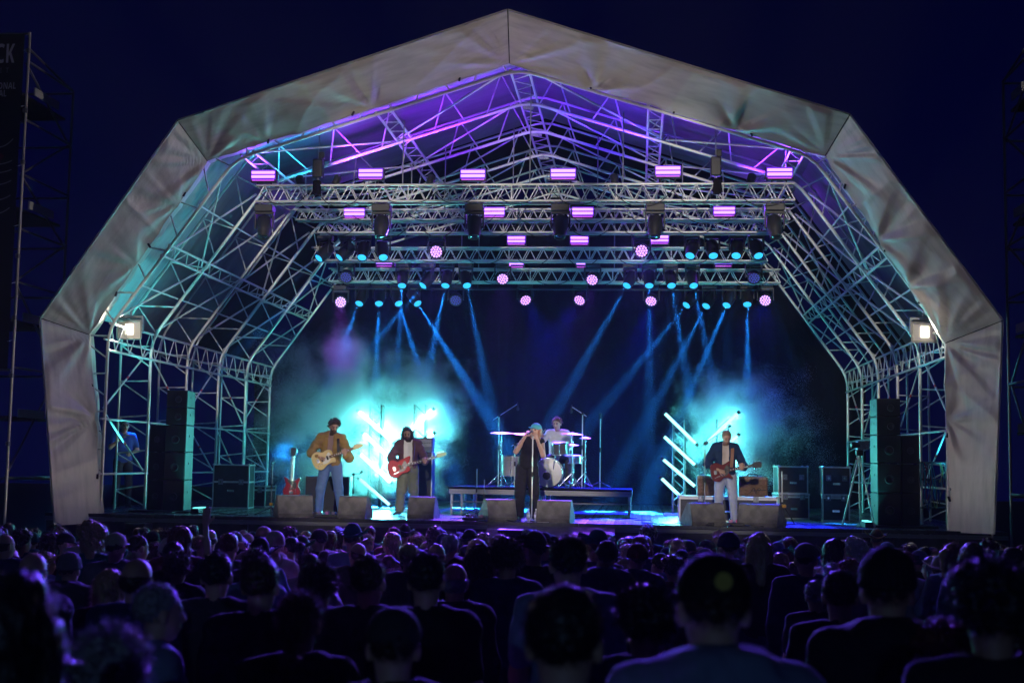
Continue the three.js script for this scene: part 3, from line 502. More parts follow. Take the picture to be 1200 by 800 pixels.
tubeTower(490, zT, 474, 'short black truss tower behind the bass amplifier', M.blackRough);
tubeTower(796, zT, 491, 'short grey truss tower with slanting light tubes by the brown amplifiers', M.scaffold);
tubeTower(847, zT, 491, 'short grey truss tower behind the guitarist in the navy shirt', M.scaffold);
// ---------------------------------------------------------------- front of house lighting tower behind the photographer: key light on the stage
{
  const X = 1.2, Z = 41, gy = groundY(Z), t = thing('lighting_tower', 'scaffold lighting tower at the back of the audience', 'tower', [X, gy, Z]);
  for (const x of [-2.6, 2.6]) for (const z of [-2.2, 2.2]) bar(t, 'leg', V(x, -0.1, z), V(x, 13.6 - gy, z), 0.03, M.scaffold);
  part(t, 'platform', box(5.4, 0.1, 4.6, 0.01), M.black, [0, 10.2 - gy, 0]);
  // unseen front board and roof edge, added to trim the light to a slot
  const lampY = 12, lampZ = Z + 1.8, frontZ = Z - 2.2;
  const cutLow = lerp(lampY, DECK - 0.1, (lampZ - frontZ) / (lampZ - 0.3)), cutHigh = lerp(lampY, 11.1, (lampZ - frontZ) / (lampZ - 0.9));
  part(t, 'light_baffle', box(5.4, cutLow - 10.25, 0.06, 0.004), M.black, [0, (cutLow + 10.25) / 2 - gy, -2.2]);
  part(t, 'roof', box(5.6, 0.08, 4.7, 0.01), M.black, [0, cutHigh - gy + 0.3, 0]); part(t, 'top_baffle', box(5.5, 0.34, 0.05, 0.004), M.black, [0, cutHigh - gy + 0.17, -2.26]);
  const KEY = [[385, 550, 0.2, 0.034], [482, 552, -1.6, 0.03], [628, 552, 0, 0.034], [848, 555, -0.3, 0.036], [650, 520, -4, 0.02]];
  KEY.forEach(([px, py, z, half], i) => {
    const x = X - 1.6 + i * 0.8, p = V(x, lampY, lampZ), tgt = atZ(px, py, z), aim = tgt.clone().sub(p).normalize();
    const g = thing('front_light', 'black front light on the tower behind the audience', 'stage light', p, 0, 'front lights on the tower');
    const h = part(g, 'can', latheZ([[0, -0.3], [0.1, -0.3], [0.13, 0.1], [0.12, 0.1], [0.11, 0.05], [0, 0.05]], 14), M.black); h.quaternion.copy(headQuat(aim));
    part(h, 'lens', new THREE.CircleGeometry(0.1, 14), glow(1.5, 1.35, 1.1), [0, 0, 0.054]);
    bar(g, 'stand', V(0, -0.13, 0), V(0, 10.24 - lampY, 0), 0.025, M.black);
    addSpot(p.clone().addScaledVector(aim, 0.12), tgt, C(1, 0.9, 0.78), 2600, half, 0.6, 2);
  });
}
{ // two fixtures on the tower's lower lift, lighting the roof frames
  [[0, 8.5, 3600], [-2.7, 8, 3600], [2.7, 8, 3600], [-4.8, 7.2, 3400], [4.8, 7.2, 3400], [-6.5, 5.2, 2600], [6.5, 5.2, 2600]].forEach(([tx, ty, cd], i) => {
    const p = V(1.2 + tx * 0.35, 6.4, 38.6), tgt = V(tx, ty, 0.2), aim = tgt.clone().sub(p).normalize(), g = thing('front_light', 'black roof light on the lower lift of the tower behind the audience', 'stage light', p, 0, 'roof lights on the tower');
    const h = part(g, 'can', latheZ([[0, -0.3], [0.1, -0.3], [0.13, 0.1], [0.12, 0.1], [0.11, 0.05], [0, 0.05]], 14), M.black); h.quaternion.copy(headQuat(aim)); part(h, 'lens', new THREE.CircleGeometry(0.1, 14), glow(1.5, 1.35, 1.1), [0, 0, 0.054]);
    bar(g, 'stand', V(0, -0.13, 0), V(0, groundY(38.6) - 6.4, 0), 0.03, M.black); addSpot(p.clone().addScaledVector(aim, 0.12), tgt, C(1, 0.9, 0.78), cd, ty < 7.6 ? 0.03 : 0.037, 0.5, 2);
  });
  const d = thing('fill_lamp', 'added unseen blue fill lamp behind the audience', 'lamp', [1.8, groundY(37), 37]); bar(d, 'stem', V(0, 0, 0), V(0, 2.3, 0), 0.02, M.black); part(d, 'shade', latheZ([[0.03, -0.1], [0.14, 0.02], [0.13, 0.02], [0.02, -0.09]], 16), M.black, [0, 2.35, 0], [0, Math.PI, 0]); part(d, 'bulb', new THREE.SphereGeometry(0.05, 12, 8), glow(0.5, 0.8, 1.6), [0, 2.35, -0.02]);
  addSpot(V(1.8, groundY(37) + 2.35, 36.9), V(1.2, 2.0, 18), C(0.25, 0.5, 1), 42, 0.5, 0.6, 3);  // added fill lamp that brightens the backs of the near audience
}
// added unseen floods beside the audience, shuttered off the crowd, lighting the canopy
for (const s of [-1, 1]) {
  const p = V(s * 13.4, 2.5, 4.2), g = thing('added_flood', 'added unseen canopy flood on a tripod stand beside the audience on the ' + (s < 0 ? 'banner' : 'cable rack') + ' side', 'flood light', [p.x, groundY(4.2), p.z], 0, 'added floods beside the audience');
  const b = p.y - groundY(4.2), tgt = V(-s * 4, 6.8, 0.5), aim = tgt.clone().sub(p).normalize();
  bar(g, 'mast', V(0, 0, 0), V(0, b - 0.2, 0), 0.03, M.black); for (let k = 0; k < 3; k++) bar(g, 'leg', V(0, 0.7, 0), V(Math.cos(k * 2.09) * 0.7, 0, Math.sin(k * 2.09) * 0.7), 0.018, M.black);
  const h = part(g, 'housing', box(0.5, 0.4, 0.16, 0.03), M.black, [0, b, 0]); h.quaternion.copy(headQuat(aim));
  part(h, 'lamp', box(0.4, 0.3, 0.02, 0.005), glow(1.6, 1.45, 1.25), [0, 0, 0.085]);
  const at = p.clone().addScaledVector(aim, 0.12), flat = aim.clone().setY(0).normalize();
  const flap = part(g, 'barn_door', box(2.4, 0.9, 0.02, 0.004), M.black); flap.position.copy(at.clone().addScaledVector(flat, 0.9).add(V(0, -0.9 * 0.03 - 0.45, 0)).sub(g.position)); flap.quaternion.copy(headQuat(flat));
  // a second flap on the stage side keeps the beam on the canopy and off the performers
  const th = 0.36 + 0.4, dir = V(-s * Math.cos(th), 0, -Math.sin(th)), side = part(g, 'barn_door', box(0.8, 1.8, 0.02, 0.004), M.black); side.position.copy(at.clone().addScaledVector(dir, 0.95).sub(g.position)); side.quaternion.copy(headQuat(dir));
  addSpot(at, tgt, C(1, 0.86, 0.73), 235, 0.5, 0.5, 1.5);
}
// ---------------------------------------------------------------- figures: smooth fields meshed on a grid
const cap = (a, b, ra, rb = ra) => ({ a, b, ra, rb });
const ell = (c, r) => ({ c, r });
function evalPrims(pr, k, x, y, z) {
  let d = 1e3;
  for (const p of pr) {
    let e;
    if (p.c) {
      const qx = (x - p.c.x) / p.r.x, qy = (y - p.c.y) / p.r.y, qz = (z - p.c.z) / p.r.z, k0 = Math.sqrt(qx * qx + qy * qy + qz * qz);
      const sx = qx / p.r.x, sy = qy / p.r.y, sz = qz / p.r.z, k1 = Math.sqrt(sx * sx + sy * sy + sz * sz) || 1e-6; e = k0 * (k0 - 1) / k1;
    } else {
      const bx = p.b.x - p.a.x, by = p.b.y - p.a.y, bz = p.b.z - p.a.z, px = x - p.a.x, py = y - p.a.y, pz = z - p.a.z;
      const t = clamp((px * bx + py * by + pz * bz) / (bx * bx + by * by + bz * bz + 1e-9), 0, 1), dx = px - bx * t, dy = py - by * t, dz = pz - bz * t;
      e = Math.sqrt(dx * dx + dy * dy + dz * dz) - (p.ra + (p.rb - p.ra) * t);
    }
    if (e > d + k) continue; if (d > e + k) { d = e; continue; }
    const h = Math.max(k - Math.abs(d - e), 0) / k; d = Math.min(d, e) - h * h * k * 0.25;
  }
  return d;
}
function boundsOf(pr, pad) {
  const b = new THREE.Box3();
  for (const p of pr) { if (p.c) { b.expandByPoint(p.c.clone().add(p.r)); b.expandByPoint(p.c.clone().sub(p.r)); } else for (const [q, r] of [[p.a, p.ra], [p.b, p.rb]]) { b.expandByPoint(q.clone().addScalar(r)); b.expandByPoint(q.clone().addScalar(-r)); } }
  return b.expandByScalar(pad);
}
function surface(f, b, h, color) { // naive surface nets
  const nx = Math.ceil((b.max.x - b.min.x) / h) + 1, ny = Math.ceil((b.max.y - b.min.y) / h) + 1, nz = Math.ceil((b.max.z - b.min.z) / h) + 1, o = b.min;
  const F = new Float32Array(nx * ny * nz), at = (i, j, k) => i + nx * (j + ny * k);
  for (let k = 0; k < nz; k++) for (let j = 0; j < ny; j++) for (let i = 0; i < nx; i++) F[at(i, j, k)] = f(o.x + i * h, o.y + j * h, o.z + k * h);
  const vid = new Int32Array(nx * ny * nz).fill(-1), pos = [], idx = [], val = new Float32Array(8);
  for (let k = 0; k < nz - 1; k++) for (let j = 0; j < ny - 1; j++) for (let i = 0; i < nx - 1; i++) {
    let m = 0; for (let c = 0; c < 8; c++) { val[c] = F[at(i + (c & 1), j + ((c >> 1) & 1), k + (c >> 2))]; if (val[c] < 0) m |= 1 << c; }
    if (m === 0 || m === 255) continue;
    let sx = 0, sy = 0, sz = 0, n = 0;
    for (let c = 0; c < 8; c++) for (const s of [1, 2, 4]) if (!(c & s)) { const a = val[c], e = val[c | s]; if ((a < 0) !== (e < 0)) { const t = a / (a - e); sx += (c & 1) + (s === 1 ? t : 0); sy += ((c >> 1) & 1) + (s === 2 ? t : 0); sz += (c >> 2) + (s === 4 ? t : 0); n++; } }
    vid[at(i, j, k)] = pos.length / 3; pos.push(o.x + (i + sx / n) * h, o.y + (j + sy / n) * h, o.z + (k + sz / n) * h);
  }
  const quad = (a, b2, c, d, flip) => { if (a < 0 || b2 < 0 || c < 0 || d < 0) return; flip ? idx.push(a, c, b2, a, d, c) : idx.push(a, b2, c, a, c, d); };
  for (let k = 1; k < nz - 1; k++) for (let j = 1; j < ny - 1; j++) for (let i = 1; i < nx - 1; i++) {
    const a = F[at(i, j, k)] < 0;
    if (a !== F[at(i + 1, j, k)] < 0) quad(vid[at(i, j - 1, k - 1)], vid[at(i, j, k - 1)], vid[at(i, j, k)], vid[at(i, j - 1, k)], !a);
    if (a !== F[at(i, j + 1, k)] < 0) quad(vid[at(i - 1, j, k - 1)], vid[at(i - 1, j, k)], vid[at(i, j, k)], vid[at(i, j, k - 1)], !a);
    if (a !== F[at(i, j, k + 1)] < 0) quad(vid[at(i - 1, j - 1, k)], vid[at(i, j - 1, k)], vid[at(i, j, k)], vid[at(i - 1, j, k)], !a);
  }
  const nor = new Float32Array(pos.length), col = color ? new Float32Array(pos.length) : null, e = h * 0.5;
  for (let i = 0; i < pos.length; i += 3) {
    const x = pos[i], y = pos[i + 1], z = pos[i + 2];
    let gx = f(x + e, y, z) - f(x - e, y, z), gy = f(x, y + e, z) - f(x, y - e, z), gz = f(x, y, z + e) - f(x, y, z - e); const l = Math.hypot(gx, gy, gz) || 1;
    nor[i] = gx / l; nor[i + 1] = gy / l; nor[i + 2] = gz / l;
    if (col) { const c = color(x, y, z); col[i] = c[0]; col[i + 1] = c[1]; col[i + 2] = c[2]; }
  }
  const g = new THREE.BufferGeometry(); g.setAttribute('position', new THREE.Float32BufferAttribute(pos, 3)); g.setAttribute('normal', new THREE.BufferAttribute(nor, 3)); if (col) g.setAttribute('color', new THREE.BufferAttribute(col, 3)); g.setIndex(idx);
  return g;
}
const joinGeo = (list) => mergeGeometries(list.map((g) => { for (const k of Object.keys(g.attributes)) if (!['position', 'normal', 'color'].includes(k)) g.deleteAttribute(k); return g; }));
// standing joints for a figure 1.76 m tall, facing +z
function joints(o = {}) {
  const J = { hl: V(0.095, 0.93, 0), hr: V(-0.095, 0.93, 0), kl: V(0.12, 0.5, 0.03), kr: V(-0.12, 0.5, 0.03), al: V(0.13, 0.085, -0.02), ar: V(-0.13, 0.085, -0.02), tl: V(0.16, 0.03, 0.13), tr: V(-0.16, 0.03, 0.13),
    pelvis: V(0, 0.97, 0), waist: V(0, 1.12, 0.005), chest: V(0, 1.32, 0), neck: V(0, 1.47, -0.01), head: V(0, 1.635, 0.025), sl: V(0.185, 1.425, -0.01), sr: V(-0.185, 1.425, -0.01),
    el: V(0.235, 1.14, -0.02), er: V(-0.235, 1.14, -0.02), wl: V(0.23, 0.9, 0.06), wr: V(-0.23, 0.9, 0.06), headRot: [0, 0, 0], girth: 1 };
  for (const k of Object.keys(o)) J[k] = Array.isArray(o[k]) && k !== 'headRot' && k !== 'handL' && k !== 'handR' ? V(...o[k]) : o[k];
  return J;
}
const mid = (a, b, t = 0.5) => a.clone().lerp(b, t);
function bodyPrims(J) {
  const g = J.girth, T = [], sm = mid(J.sl, J.sr);
  const lat = J.sl.clone().sub(J.sr).normalize(), lh = J.hl.clone().sub(J.hr).normalize();
  T.push(cap(mid(J.sl, sm, 0.25), mid(J.sr, sm, 0.25), 0.07 * g));
  for (const s of [-1, 1]) {
    T.push(cap(J.chest.clone().addScaledVector(lat, s * 0.075), J.waist.clone().addScaledVector(lat, s * 0.055), 0.105 * g, 0.098 * g));
    T.push(cap(J.waist.clone().addScaledVector(lh, s * 0.055), J.pelvis.clone().addScaledVector(lh, s * 0.065), 0.1 * g, 0.108 * g));
    T.push(cap(mid(J.neck, J.head, 0.1), s > 0 ? mid(J.sl, J.neck, 0.15) : mid(J.sr, J.neck, 0.15), 0.04, 0.055));
  }
  return { torso: T, upL: cap(J.sl, J.el, 0.057 * g, 0.046), upR: cap(J.sr, J.er, 0.057 * g, 0.046), foreL: cap(J.el, J.wl, 0.044, 0.029), foreR: cap(J.er, J.wr, 0.044, 0.029),
    legs: [cap(J.hl, J.kl, 0.088 * g, 0.06), cap(J.kl, J.al, 0.06, 0.042), cap(J.hr, J.kr, 0.088 * g, 0.06), cap(J.kr, J.ar, 0.06, 0.042)], neck: cap(mid(J.neck, J.chest, 0.25), mid(J.neck, J.head, 0.55), 0.058, 0.053) };
}
// a hand: palm, four fingers with a knuckle bend, thumb off the side; dir points from the wrist to the fingers, nrm out of the palm
function handPrims(w, dir, nrm, side, curl) {
  dir = dir.clone().normalize(); nrm = nrm.clone().addScaledVector(dir, -nrm.dot(dir)).normalize(); const lat = dir.clone().cross(nrm).multiplyScalar(side), P = [];
  const at = (d, l, n) => w.clone().addScaledVector(dir, d).addScaledVector(lat, l).addScaledVector(nrm, n);
  for (const l of [-0.026, -0.009, 0.009, 0.026]) P.push(cap(at(0.005, l * 0.6, 0), at(0.082, l, 0), 0.017, 0.0135));
  [[-0.03, 0.058], [-0.01, 0.07], [0.01, 0.075], [0.03, 0.068]].forEach(([l, L]) => {
    const k0 = at(0.085, l, 0.002), k1 = at(0.085 + L * 0.5 * Math.cos(curl), l * 1.08, 0.002 + L * 0.5 * Math.sin(curl)), k2 = k1.clone().addScaledVector(dir, L * 0.55 * Math.cos(curl * 2.1)).addScaledVector(nrm, L * 0.55 * Math.sin(curl * 2.1));
    P.push(cap(k0, k1, 0.0105, 0.0095), cap(k1, k2, 0.0095, 0.008));
  });
  const t0 = at(0.025, 0.03, 0.004), t1 = at(0.055, 0.058, 0.018), t2 = at(0.085, 0.06, 0.034); P.push(cap(t0, t1, 0.015, 0.011), cap(t1, t2, 0.011, 0.009));
  return P;
}
const HEAD = [ell(V(0, 0.035, -0.012), V(0.077, 0.088, 0.098)), ell(V(0, -0.03, 0.02), V(0.062, 0.085, 0.074)), ell(V(0, -0.09, 0.05), V(0.034, 0.026, 0.03)), cap(V(0, 0.008, 0.088), V(0, -0.028, 0.108), 0.009, 0.014), cap(V(-0.034, 0.026, 0.078), V(0.034, 0.026, 0.078), 0.011), ell(V(0.079, -0.01, -0.012), V(0.013, 0.032, 0.02)), ell(V(-0.079, -0.01, -0.012), V(0.013, 0.032, 0.02)), cap(V(-0.02, -0.062, 0.08), V(0.02, -0.062, 0.08), 0.009)];
const headField = (x, y, z) => { let d = evalPrims(HEAD, 0.02, x, y, z); for (const s of [-1, 1]) { const e = Math.hypot(x - s * 0.031, y - 0.006, z - 0.098) - 0.014; d = Math.max(d, -e); } return d; };
const HAIR = { // fields in head space
  short: (x, y, z) => Math.max(evalPrims([ell(V(0, 0.046, -0.022), V(0.087, 0.092, 0.106))], 0.01, x, y, z) + 0.01 * noise(x * 60, y * 60, z * 60), z - 0.035 - (y - 0.045) * 0.9, -y - 0.055 + (z < -0.03 ? -0.02 : 0)),
  mop: (x, y, z) => Math.max(evalPrims([ell(V(0, 0.05, -0.02), V(0.102, 0.1, 0.118)), ell(V(0.07, 0, -0.02), V(0.035, 0.07, 0.05)), ell(V(-0.07, 0, -0.02), V(0.035, 0.07, 0.05)), ell(V(0.03, 0.1, 0.05), V(0.06, 0.035, 0.05))], 0.03, x, y, z) + 0.026 * noise(x * 32, y * 38, z * 38) + 0.008 * noise(x * 90, y * 90, z * 90), z - 0.05 - (y - 0.05) * 1.2),
  long: (x, y, z) => Math.max(evalPrims([ell(V(0, 0.046, -0.022), V(0.093, 0.095, 0.112)), cap(V(0, 0, -0.055), V(0, -0.26, -0.085), 0.075, 0.055), cap(V(0.075, 0.0, -0.02), V(0.09, -0.24, -0.04), 0.036, 0.03), cap(V(-0.075, 0.0, -0.02), V(-0.09, -0.24, -0.04), 0.036, 0.03)], 0.05, x, y, z) + 0.012 * noise(x * 50, y * 14, z * 50) + 0.007 * noise(x * 110, y * 40, z * 110), Math.min(z - 0.03 - (y - 0.05) * 0.9, z - 0.03)),
  pony: (x, y, z) => Math.max(evalPrims([ell(V(0, 0.046, -0.022), V(0.086, 0.091, 0.105)), cap(V(0, 0.05, -0.12), V(0, 0.03, -0.17), 0.028, 0.036), cap(V(0, 0.03, -0.17), V(0.02, -0.2, -0.15), 0.036, 0.018)], 0.025, x, y, z) + 0.007 * noise(x * 70, y * 25, z * 70), z - 0.035 - (y - 0.045) * 0.9),
  curly: (x, y, z) => Math.max(evalPrims([ell(V(0, 0.05, -0.025), V(0.128, 0.125, 0.135)), ell(V(0, -0.06, -0.06), V(0.12, 0.09, 0.09))], 0.04, x, y, z) + 0.022 * noise(x * 30, y * 30, z * 30) + 0.014 * noise(x * 75, y * 75, z * 75), z - 0.045 - (y - 0.05) * 1.1),
  ring: (x, y, z) => Math.max(evalPrims([ell(V(0, 0.02, -0.02), V(0.085, 0.085, 0.103))], 0.01, x, y, z) + 0.008 * noise(x * 70, y * 70, z * 70), y - 0.03, z - 0.02, -y - 0.075),
};
HAIR.cap = (x, y, z) => Math.min(Math.max(evalPrims([ell(V(0, 0.05, -0.012), V(0.091, 0.09, 0.108))], 0.01, x, y, z), 0.022 - y), evalPrims([ell(V(0, 0.03, 0.125), V(0.075, 0.011, 0.075))], 0.01, x, y, z));
HAIR.beanie = (x, y, z) => Math.max(evalPrims([ell(V(0, 0.055, -0.02), V(0.096, 0.105, 0.11)), ell(V(0, 0.03, -0.015), V(0.1, 0.025, 0.114))], 0.012, x, y, z) + 0.003 * Math.sin(Math.atan2(z, x) * 34), 0.012 - y);
HAIR.hat = (x, y, z) => Math.min(Math.max(evalPrims([ell(V(0, 0.07, -0.01), V(0.09, 0.11, 0.108))], 0.01, x, y, z), 0.03 - y), evalPrims([ell(V(0, 0.042 + 0.5 * x * x * 6, -0.005), V(0.19, 0.012, 0.2))], 0.01, x, y, z));
const HAIR_BOX = { min: V(-0.26, -0.36, -0.28), max: V(0.26, 0.24, 0.26) };
function strands(g, n, len, width, down) { // loose hairs standing off the surface break up its outline
  const p = g.attributes.position, nn = g.attributes.normal, pos = [], nor = [];
  for (let i = 0; i < n; i++) {
    const k = Math.floor(rnd() * p.count), a = V(p.getX(k), p.getY(k), p.getZ(k)), m = V(nn.getX(k), nn.getY(k), nn.getZ(k));
    const d = m.clone().multiplyScalar(0.55).add(V(rr(-0.5, 0.5), rr(-0.5, 0.5) - down, rr(-0.5, 0.5))).normalize(), s = d.clone().cross(V(rr(-1, 1), rr(-1, 1), rr(-1, 1))).setLength(width), b = a.clone().addScaledVector(d, len * rr(0.4, 1.1));
    a.addScaledVector(m, -0.004);
    pos.push(a.x - s.x, a.y - s.y, a.z - s.z, a.x + s.x, a.y + s.y, a.z + s.z, b.x, b.y, b.z); for (let q = 0; q < 3; q++) nor.push(m.x, m.y, m.z);
  }
  const o = new THREE.BufferGeometry(); o.setAttribute('position', new THREE.Float32BufferAttribute(pos, 3)); o.setAttribute('normal', new THREE.Float32BufferAttribute(nor, 3));
  return mergeGeometries([g.toNonIndexed(), o]);
}
const hairMat = (c) => std(c, 0.45, 0), clothMat = (c, r = 0.9) => new THREE.MeshPhysicalMaterial({ color: c, roughness: r, specularIntensity: 0.3 }), skinMat = new THREE.MeshStandardMaterial({ color: 0xffffff, roughness: 0.55, vertexColors: true });
/* o: J, skin, hair:{style,color}, extraHair, top:{color,sleeve 0..1,thick,hem,neck,open}, legs:{color,thick}, shoe, cell, headCell, beard, strandCount, hands */
function figure(group, o) {
  const J = o.J, P = bodyPrims(J), cell = o.cell, hc = o.headCell, R = new THREE.Matrix4().makeRotationFromEuler(new THREE.Euler(...J.headRot, 'YXZ')), Ri = R.clone().invert(), e = Ri.elements, t = V(0, 0, 0);
  const toHead = (x, y, z) => { x -= J.head.x; y -= J.head.y; z -= J.head.z; t.set(e[0] * x + e[4] * y + e[8] * z, e[1] * x + e[5] * y + e[9] * z, e[2] * x + e[6] * y + e[10] * z); return t; };
  const S = o.skin, K = (k) => [S[0] * k, S[1] * k, S[2] * k];
  // head
  const headG = surface((x, y, z) => { const q = toHead(x, y, z); const a = headField(q.x, q.y, q.z), b = evalPrims([P.neck], 0.01, x, y, z), h = Math.max(0.03 - Math.abs(a - b), 0) / 0.03; return Math.min(a, b) - h * h * 0.03 * 0.25; },
    new THREE.Box3(J.head.clone().addScalar(-0.17), J.head.clone().addScalar(0.17)), hc, (x, y, z) => {
      const q = toHead(x, y, z); for (const s of [-1, 1]) { if (Math.hypot(q.x - s * 0.031, q.y - 0.006, (q.z - 0.085) * 0.6) < 0.0125) return [0.03, 0.025, 0.02]; if (Math.abs(q.y - 0.031) < 0.006 && Math.abs(q.x - s * 0.032) < 0.02 && q.z > 0.06) return o.brow || K(0.3); }
      if (o.beard && q.y < -0.028 && q.z > 0.0 && !(Math.abs(q.x) < 0.018 && Math.abs(q.y + 0.062) < 0.007) && !(q.y > -0.045 && Math.abs(q.x) < 0.05 && Math.abs(q.x) > 0.03)) return o.beard;
      if (Math.abs(q.y + 0.062) < 0.009 && Math.abs(q.x) < 0.023 && q.z > 0.07) return [S[0] * 0.75, S[1] * 0.45, S[2] * 0.45]; return S; });
  const bits = [headG];
  const arms = [P.upL, P.foreL, P.upR, P.foreR, P.neck]; if (o.bareTorso) arms.push(...P.torso);
  bits.push(surface((x, y, z) => evalPrims(arms, 0.02, x, y, z), boundsOf(arms, cell * 2), cell, () => S));
  for (const [w, el, hd, side] of [[J.wl, J.el, J.handL, 1], [J.wr, J.er, J.handR, -1]]) {
    const d = hd ? V(...hd.dir) : w.clone().sub(el), n = hd ? V(...hd.nrm) : V(-side, 0, 0.2), h = handPrims(w, d, n, hd && hd.flip ? -side : side, hd ? hd.curl : 0.45), hcell = o.handCell || 0.009;
    bits.push(surface((x, y, z) => evalPrims(h, 0.008, x, y, z), boundsOf(h, hcell * 2), hcell, () => S));
  }
  const main = part(group, 'body', joinGeo(bits), skinMat);
  // hair or headwear
  if (o.hair) for (const hr of [].concat(o.hair)) {
    const f = HAIR[hr.style], soft = !['cap', 'beanie', 'hat'].includes(hr.style), k = hr.scale || 1;
    let g = surface((x, y, z) => f(x / k, y / k, z / k) * k, new THREE.Box3(HAIR_BOX.min, HAIR_BOX.max), hr.cell || hc * 1.15);
    if (soft && o.strandCount) g = strands(g, hr.style === 'short' || hr.style === 'ring' ? o.strandCount * 0.6 : o.strandCount, hr.style === 'short' || hr.style === 'ring' ? 0.022 : 0.05, 0.0011, hr.style === 'long' ? 0.7 : 0.15);
    g.applyMatrix4(R); g.translate(J.head.x, J.head.y, J.head.z);
    const m = part(group, hr.style === 'cap' ? 'cap' : hr.style === 'beanie' ? 'beanie' : hr.style === 'hat' ? 'hat' : 'hair', g, hr.mat || hairMat(hr.color));
    if (hr.patch) { const q = part(m, 'patch', new THREE.CircleGeometry(0.022, 14), std(C(...hr.patch), 0.6)); const pp = V(0, 0.08, -0.124).applyMatrix4(R).add(J.head); q.position.copy(pp); q.lookAt(V(0, 0.1, -1).applyMatrix4(R).add(J.head)); }
  }
  // top
  if (o.top) {
    const th = o.top.thick, sl = o.top.sleeve, pr = P.torso.map((p) => cap(p.a, p.b, p.ra + th, p.rb + th)); pr.push(cap(P.upL.a, sl < 0.5 ? mid(P.upL.a, P.upL.b, sl * 2) : P.upL.b, P.upL.ra + th, P.upL.rb + th * 1.1), cap(P.upR.a, sl < 0.5 ? mid(P.upR.a, P.upR.b, sl * 2) : P.upR.b, P.upR.ra + th, P.upR.rb + th * 1.1));
    if (sl > 0.5) for (const f of [P.foreL, P.foreR]) pr.push(cap(f.a, mid(f.a, f.b, (sl - 0.5) * 2), f.ra + th, lerp(f.ra, f.rb, (sl - 0.5) * 2) + th * 1.15));
    if (o.top.sleeveless) pr.length -= 2;
    if (o.top.hood) pr.push(ell(J.neck.clone().add(V(0, 0.015, -0.075)), V(0.14, 0.075, 0.085)), cap(J.neck.clone().add(V(0.09, 0.02, -0.02)), J.neck.clone().add(V(0.05, -0.05, 0.1)), 0.05, 0.03), cap(J.neck.clone().add(V(-0.09, 0.02, -0.02)), J.neck.clone().add(V(-0.05, -0.05, 0.1)), 0.05, 0.03));
    if (o.top.collar) pr.push(cap(J.neck.clone().add(V(0.05, 0.04, 0)), J.neck.clone().add(V(0.035, -0.04, 0.08)), 0.026, 0.016), cap(J.neck.clone().add(V(-0.05, 0.04, 0)), J.neck.clone().add(V(-0.035, -0.04, 0.08)), 0.026, 0.016), cap(J.neck.clone().add(V(0.045, 0.045, -0.04)), J.neck.clone().add(V(-0.045, 0.045, -0.04)), 0.026));
    const nk = cap(J.neck.clone().add(V(0, 0.03, 0.01)), mid(J.neck, J.head, 0.7).add(V(0, 0.05, 0)), o.top.neck || 0.062, 0.09), hem = o.top.hem, op = o.top.open;
    const g = surface((x, y, z) => { let d = evalPrims(pr, 0.04, x, y, z) + (o.top.wrinkle ?? 0.006) * (noise(x * 11, y * 17, z * 11) + 0.5 * noise(x * 30, y * 40, z * 30)); d = Math.max(d, hem - y); if (!o.top.hood) d = Math.max(d, -evalPrims([nk], 0.01, x, y, z)); if (op && z > 0) d = Math.max(d, op - Math.abs(x - J.chest.x - (J.head.x - J.pelvis.x) * (y - 1.3))); return d; }, boundsOf(pr, cell * 2), o.top.cell || cell);
    part(group, o.top.name || 'top', g, clothMat(C(...o.top.color)));
  }
  if (o.under) { const pr = P.torso.map((p) => cap(p.a, p.b, p.ra + 0.008, p.rb + 0.008)), nk = cap(J.neck.clone().add(V(0, 0.02, 0.02)), mid(J.neck, J.head, 0.7), 0.062, 0.09); part(group, 'shirt', surface((x, y, z) => Math.max(evalPrims(pr, 0.04, x, y, z), o.under.hem - y, -evalPrims([nk], 0.01, x, y, z)), boundsOf(pr, cell * 2), cell), clothMat(C(...o.under.color))); }
  if (o.legs) {
    const th = o.legs.thick, pr = P.legs.map((p, i) => cap(p.a, p.b, p.ra + th, p.rb + th * (o.legs.wide || 1))); pr.push(cap(mid(J.hl, J.pelvis, 0.3), mid(J.hr, J.pelvis, 0.3), 0.105 * J.girth));
    part(group, 'trousers', surface((x, y, z) => Math.max(evalPrims(pr, 0.03, x, y, z) + 0.006 * noise(x * 14, y * 20, z * 14), y - J.pelvis.y - 0.1, Math.min(J.al.y, J.ar.y) - 0.03 - y), boundsOf(pr, cell * 2), o.legs.cell || cell), clothMat(C(...o.legs.color)));
    for (const [a, q] of [[J.al, J.tl], [J.ar, J.tr]]) { const f = [cap(a.clone().add(V(0, -0.02, -0.02)), q, 0.045, 0.034), cap(a, a.clone().add(V(0, -0.03, -0.01)), 0.045, 0.05)], lo = Math.min(a.y, q.y) - 0.03; part(group, 'shoe', surface((x, y, z) => Math.max(evalPrims(f, 0.02, x, y, z), 0.002 + Math.min(0, lo) - y), boundsOf(f, 0.03), Math.min(cell, 0.02)), std(C(...(o.shoe || [0.03, 0.03, 0.03])), 0.5)); }
  }
  return group;
}
const SKIN = { fair: [0.5, 0.3, 0.22], mid: [0.42, 0.24, 0.16], tan: [0.34, 0.19, 0.12], deep: [0.12, 0.065, 0.04] };
// ---------------------------------------------------------------- stage equipment
const DK = (px, py, z) => { const p = atZ(px, py, z); p.y = DECK; return p; };
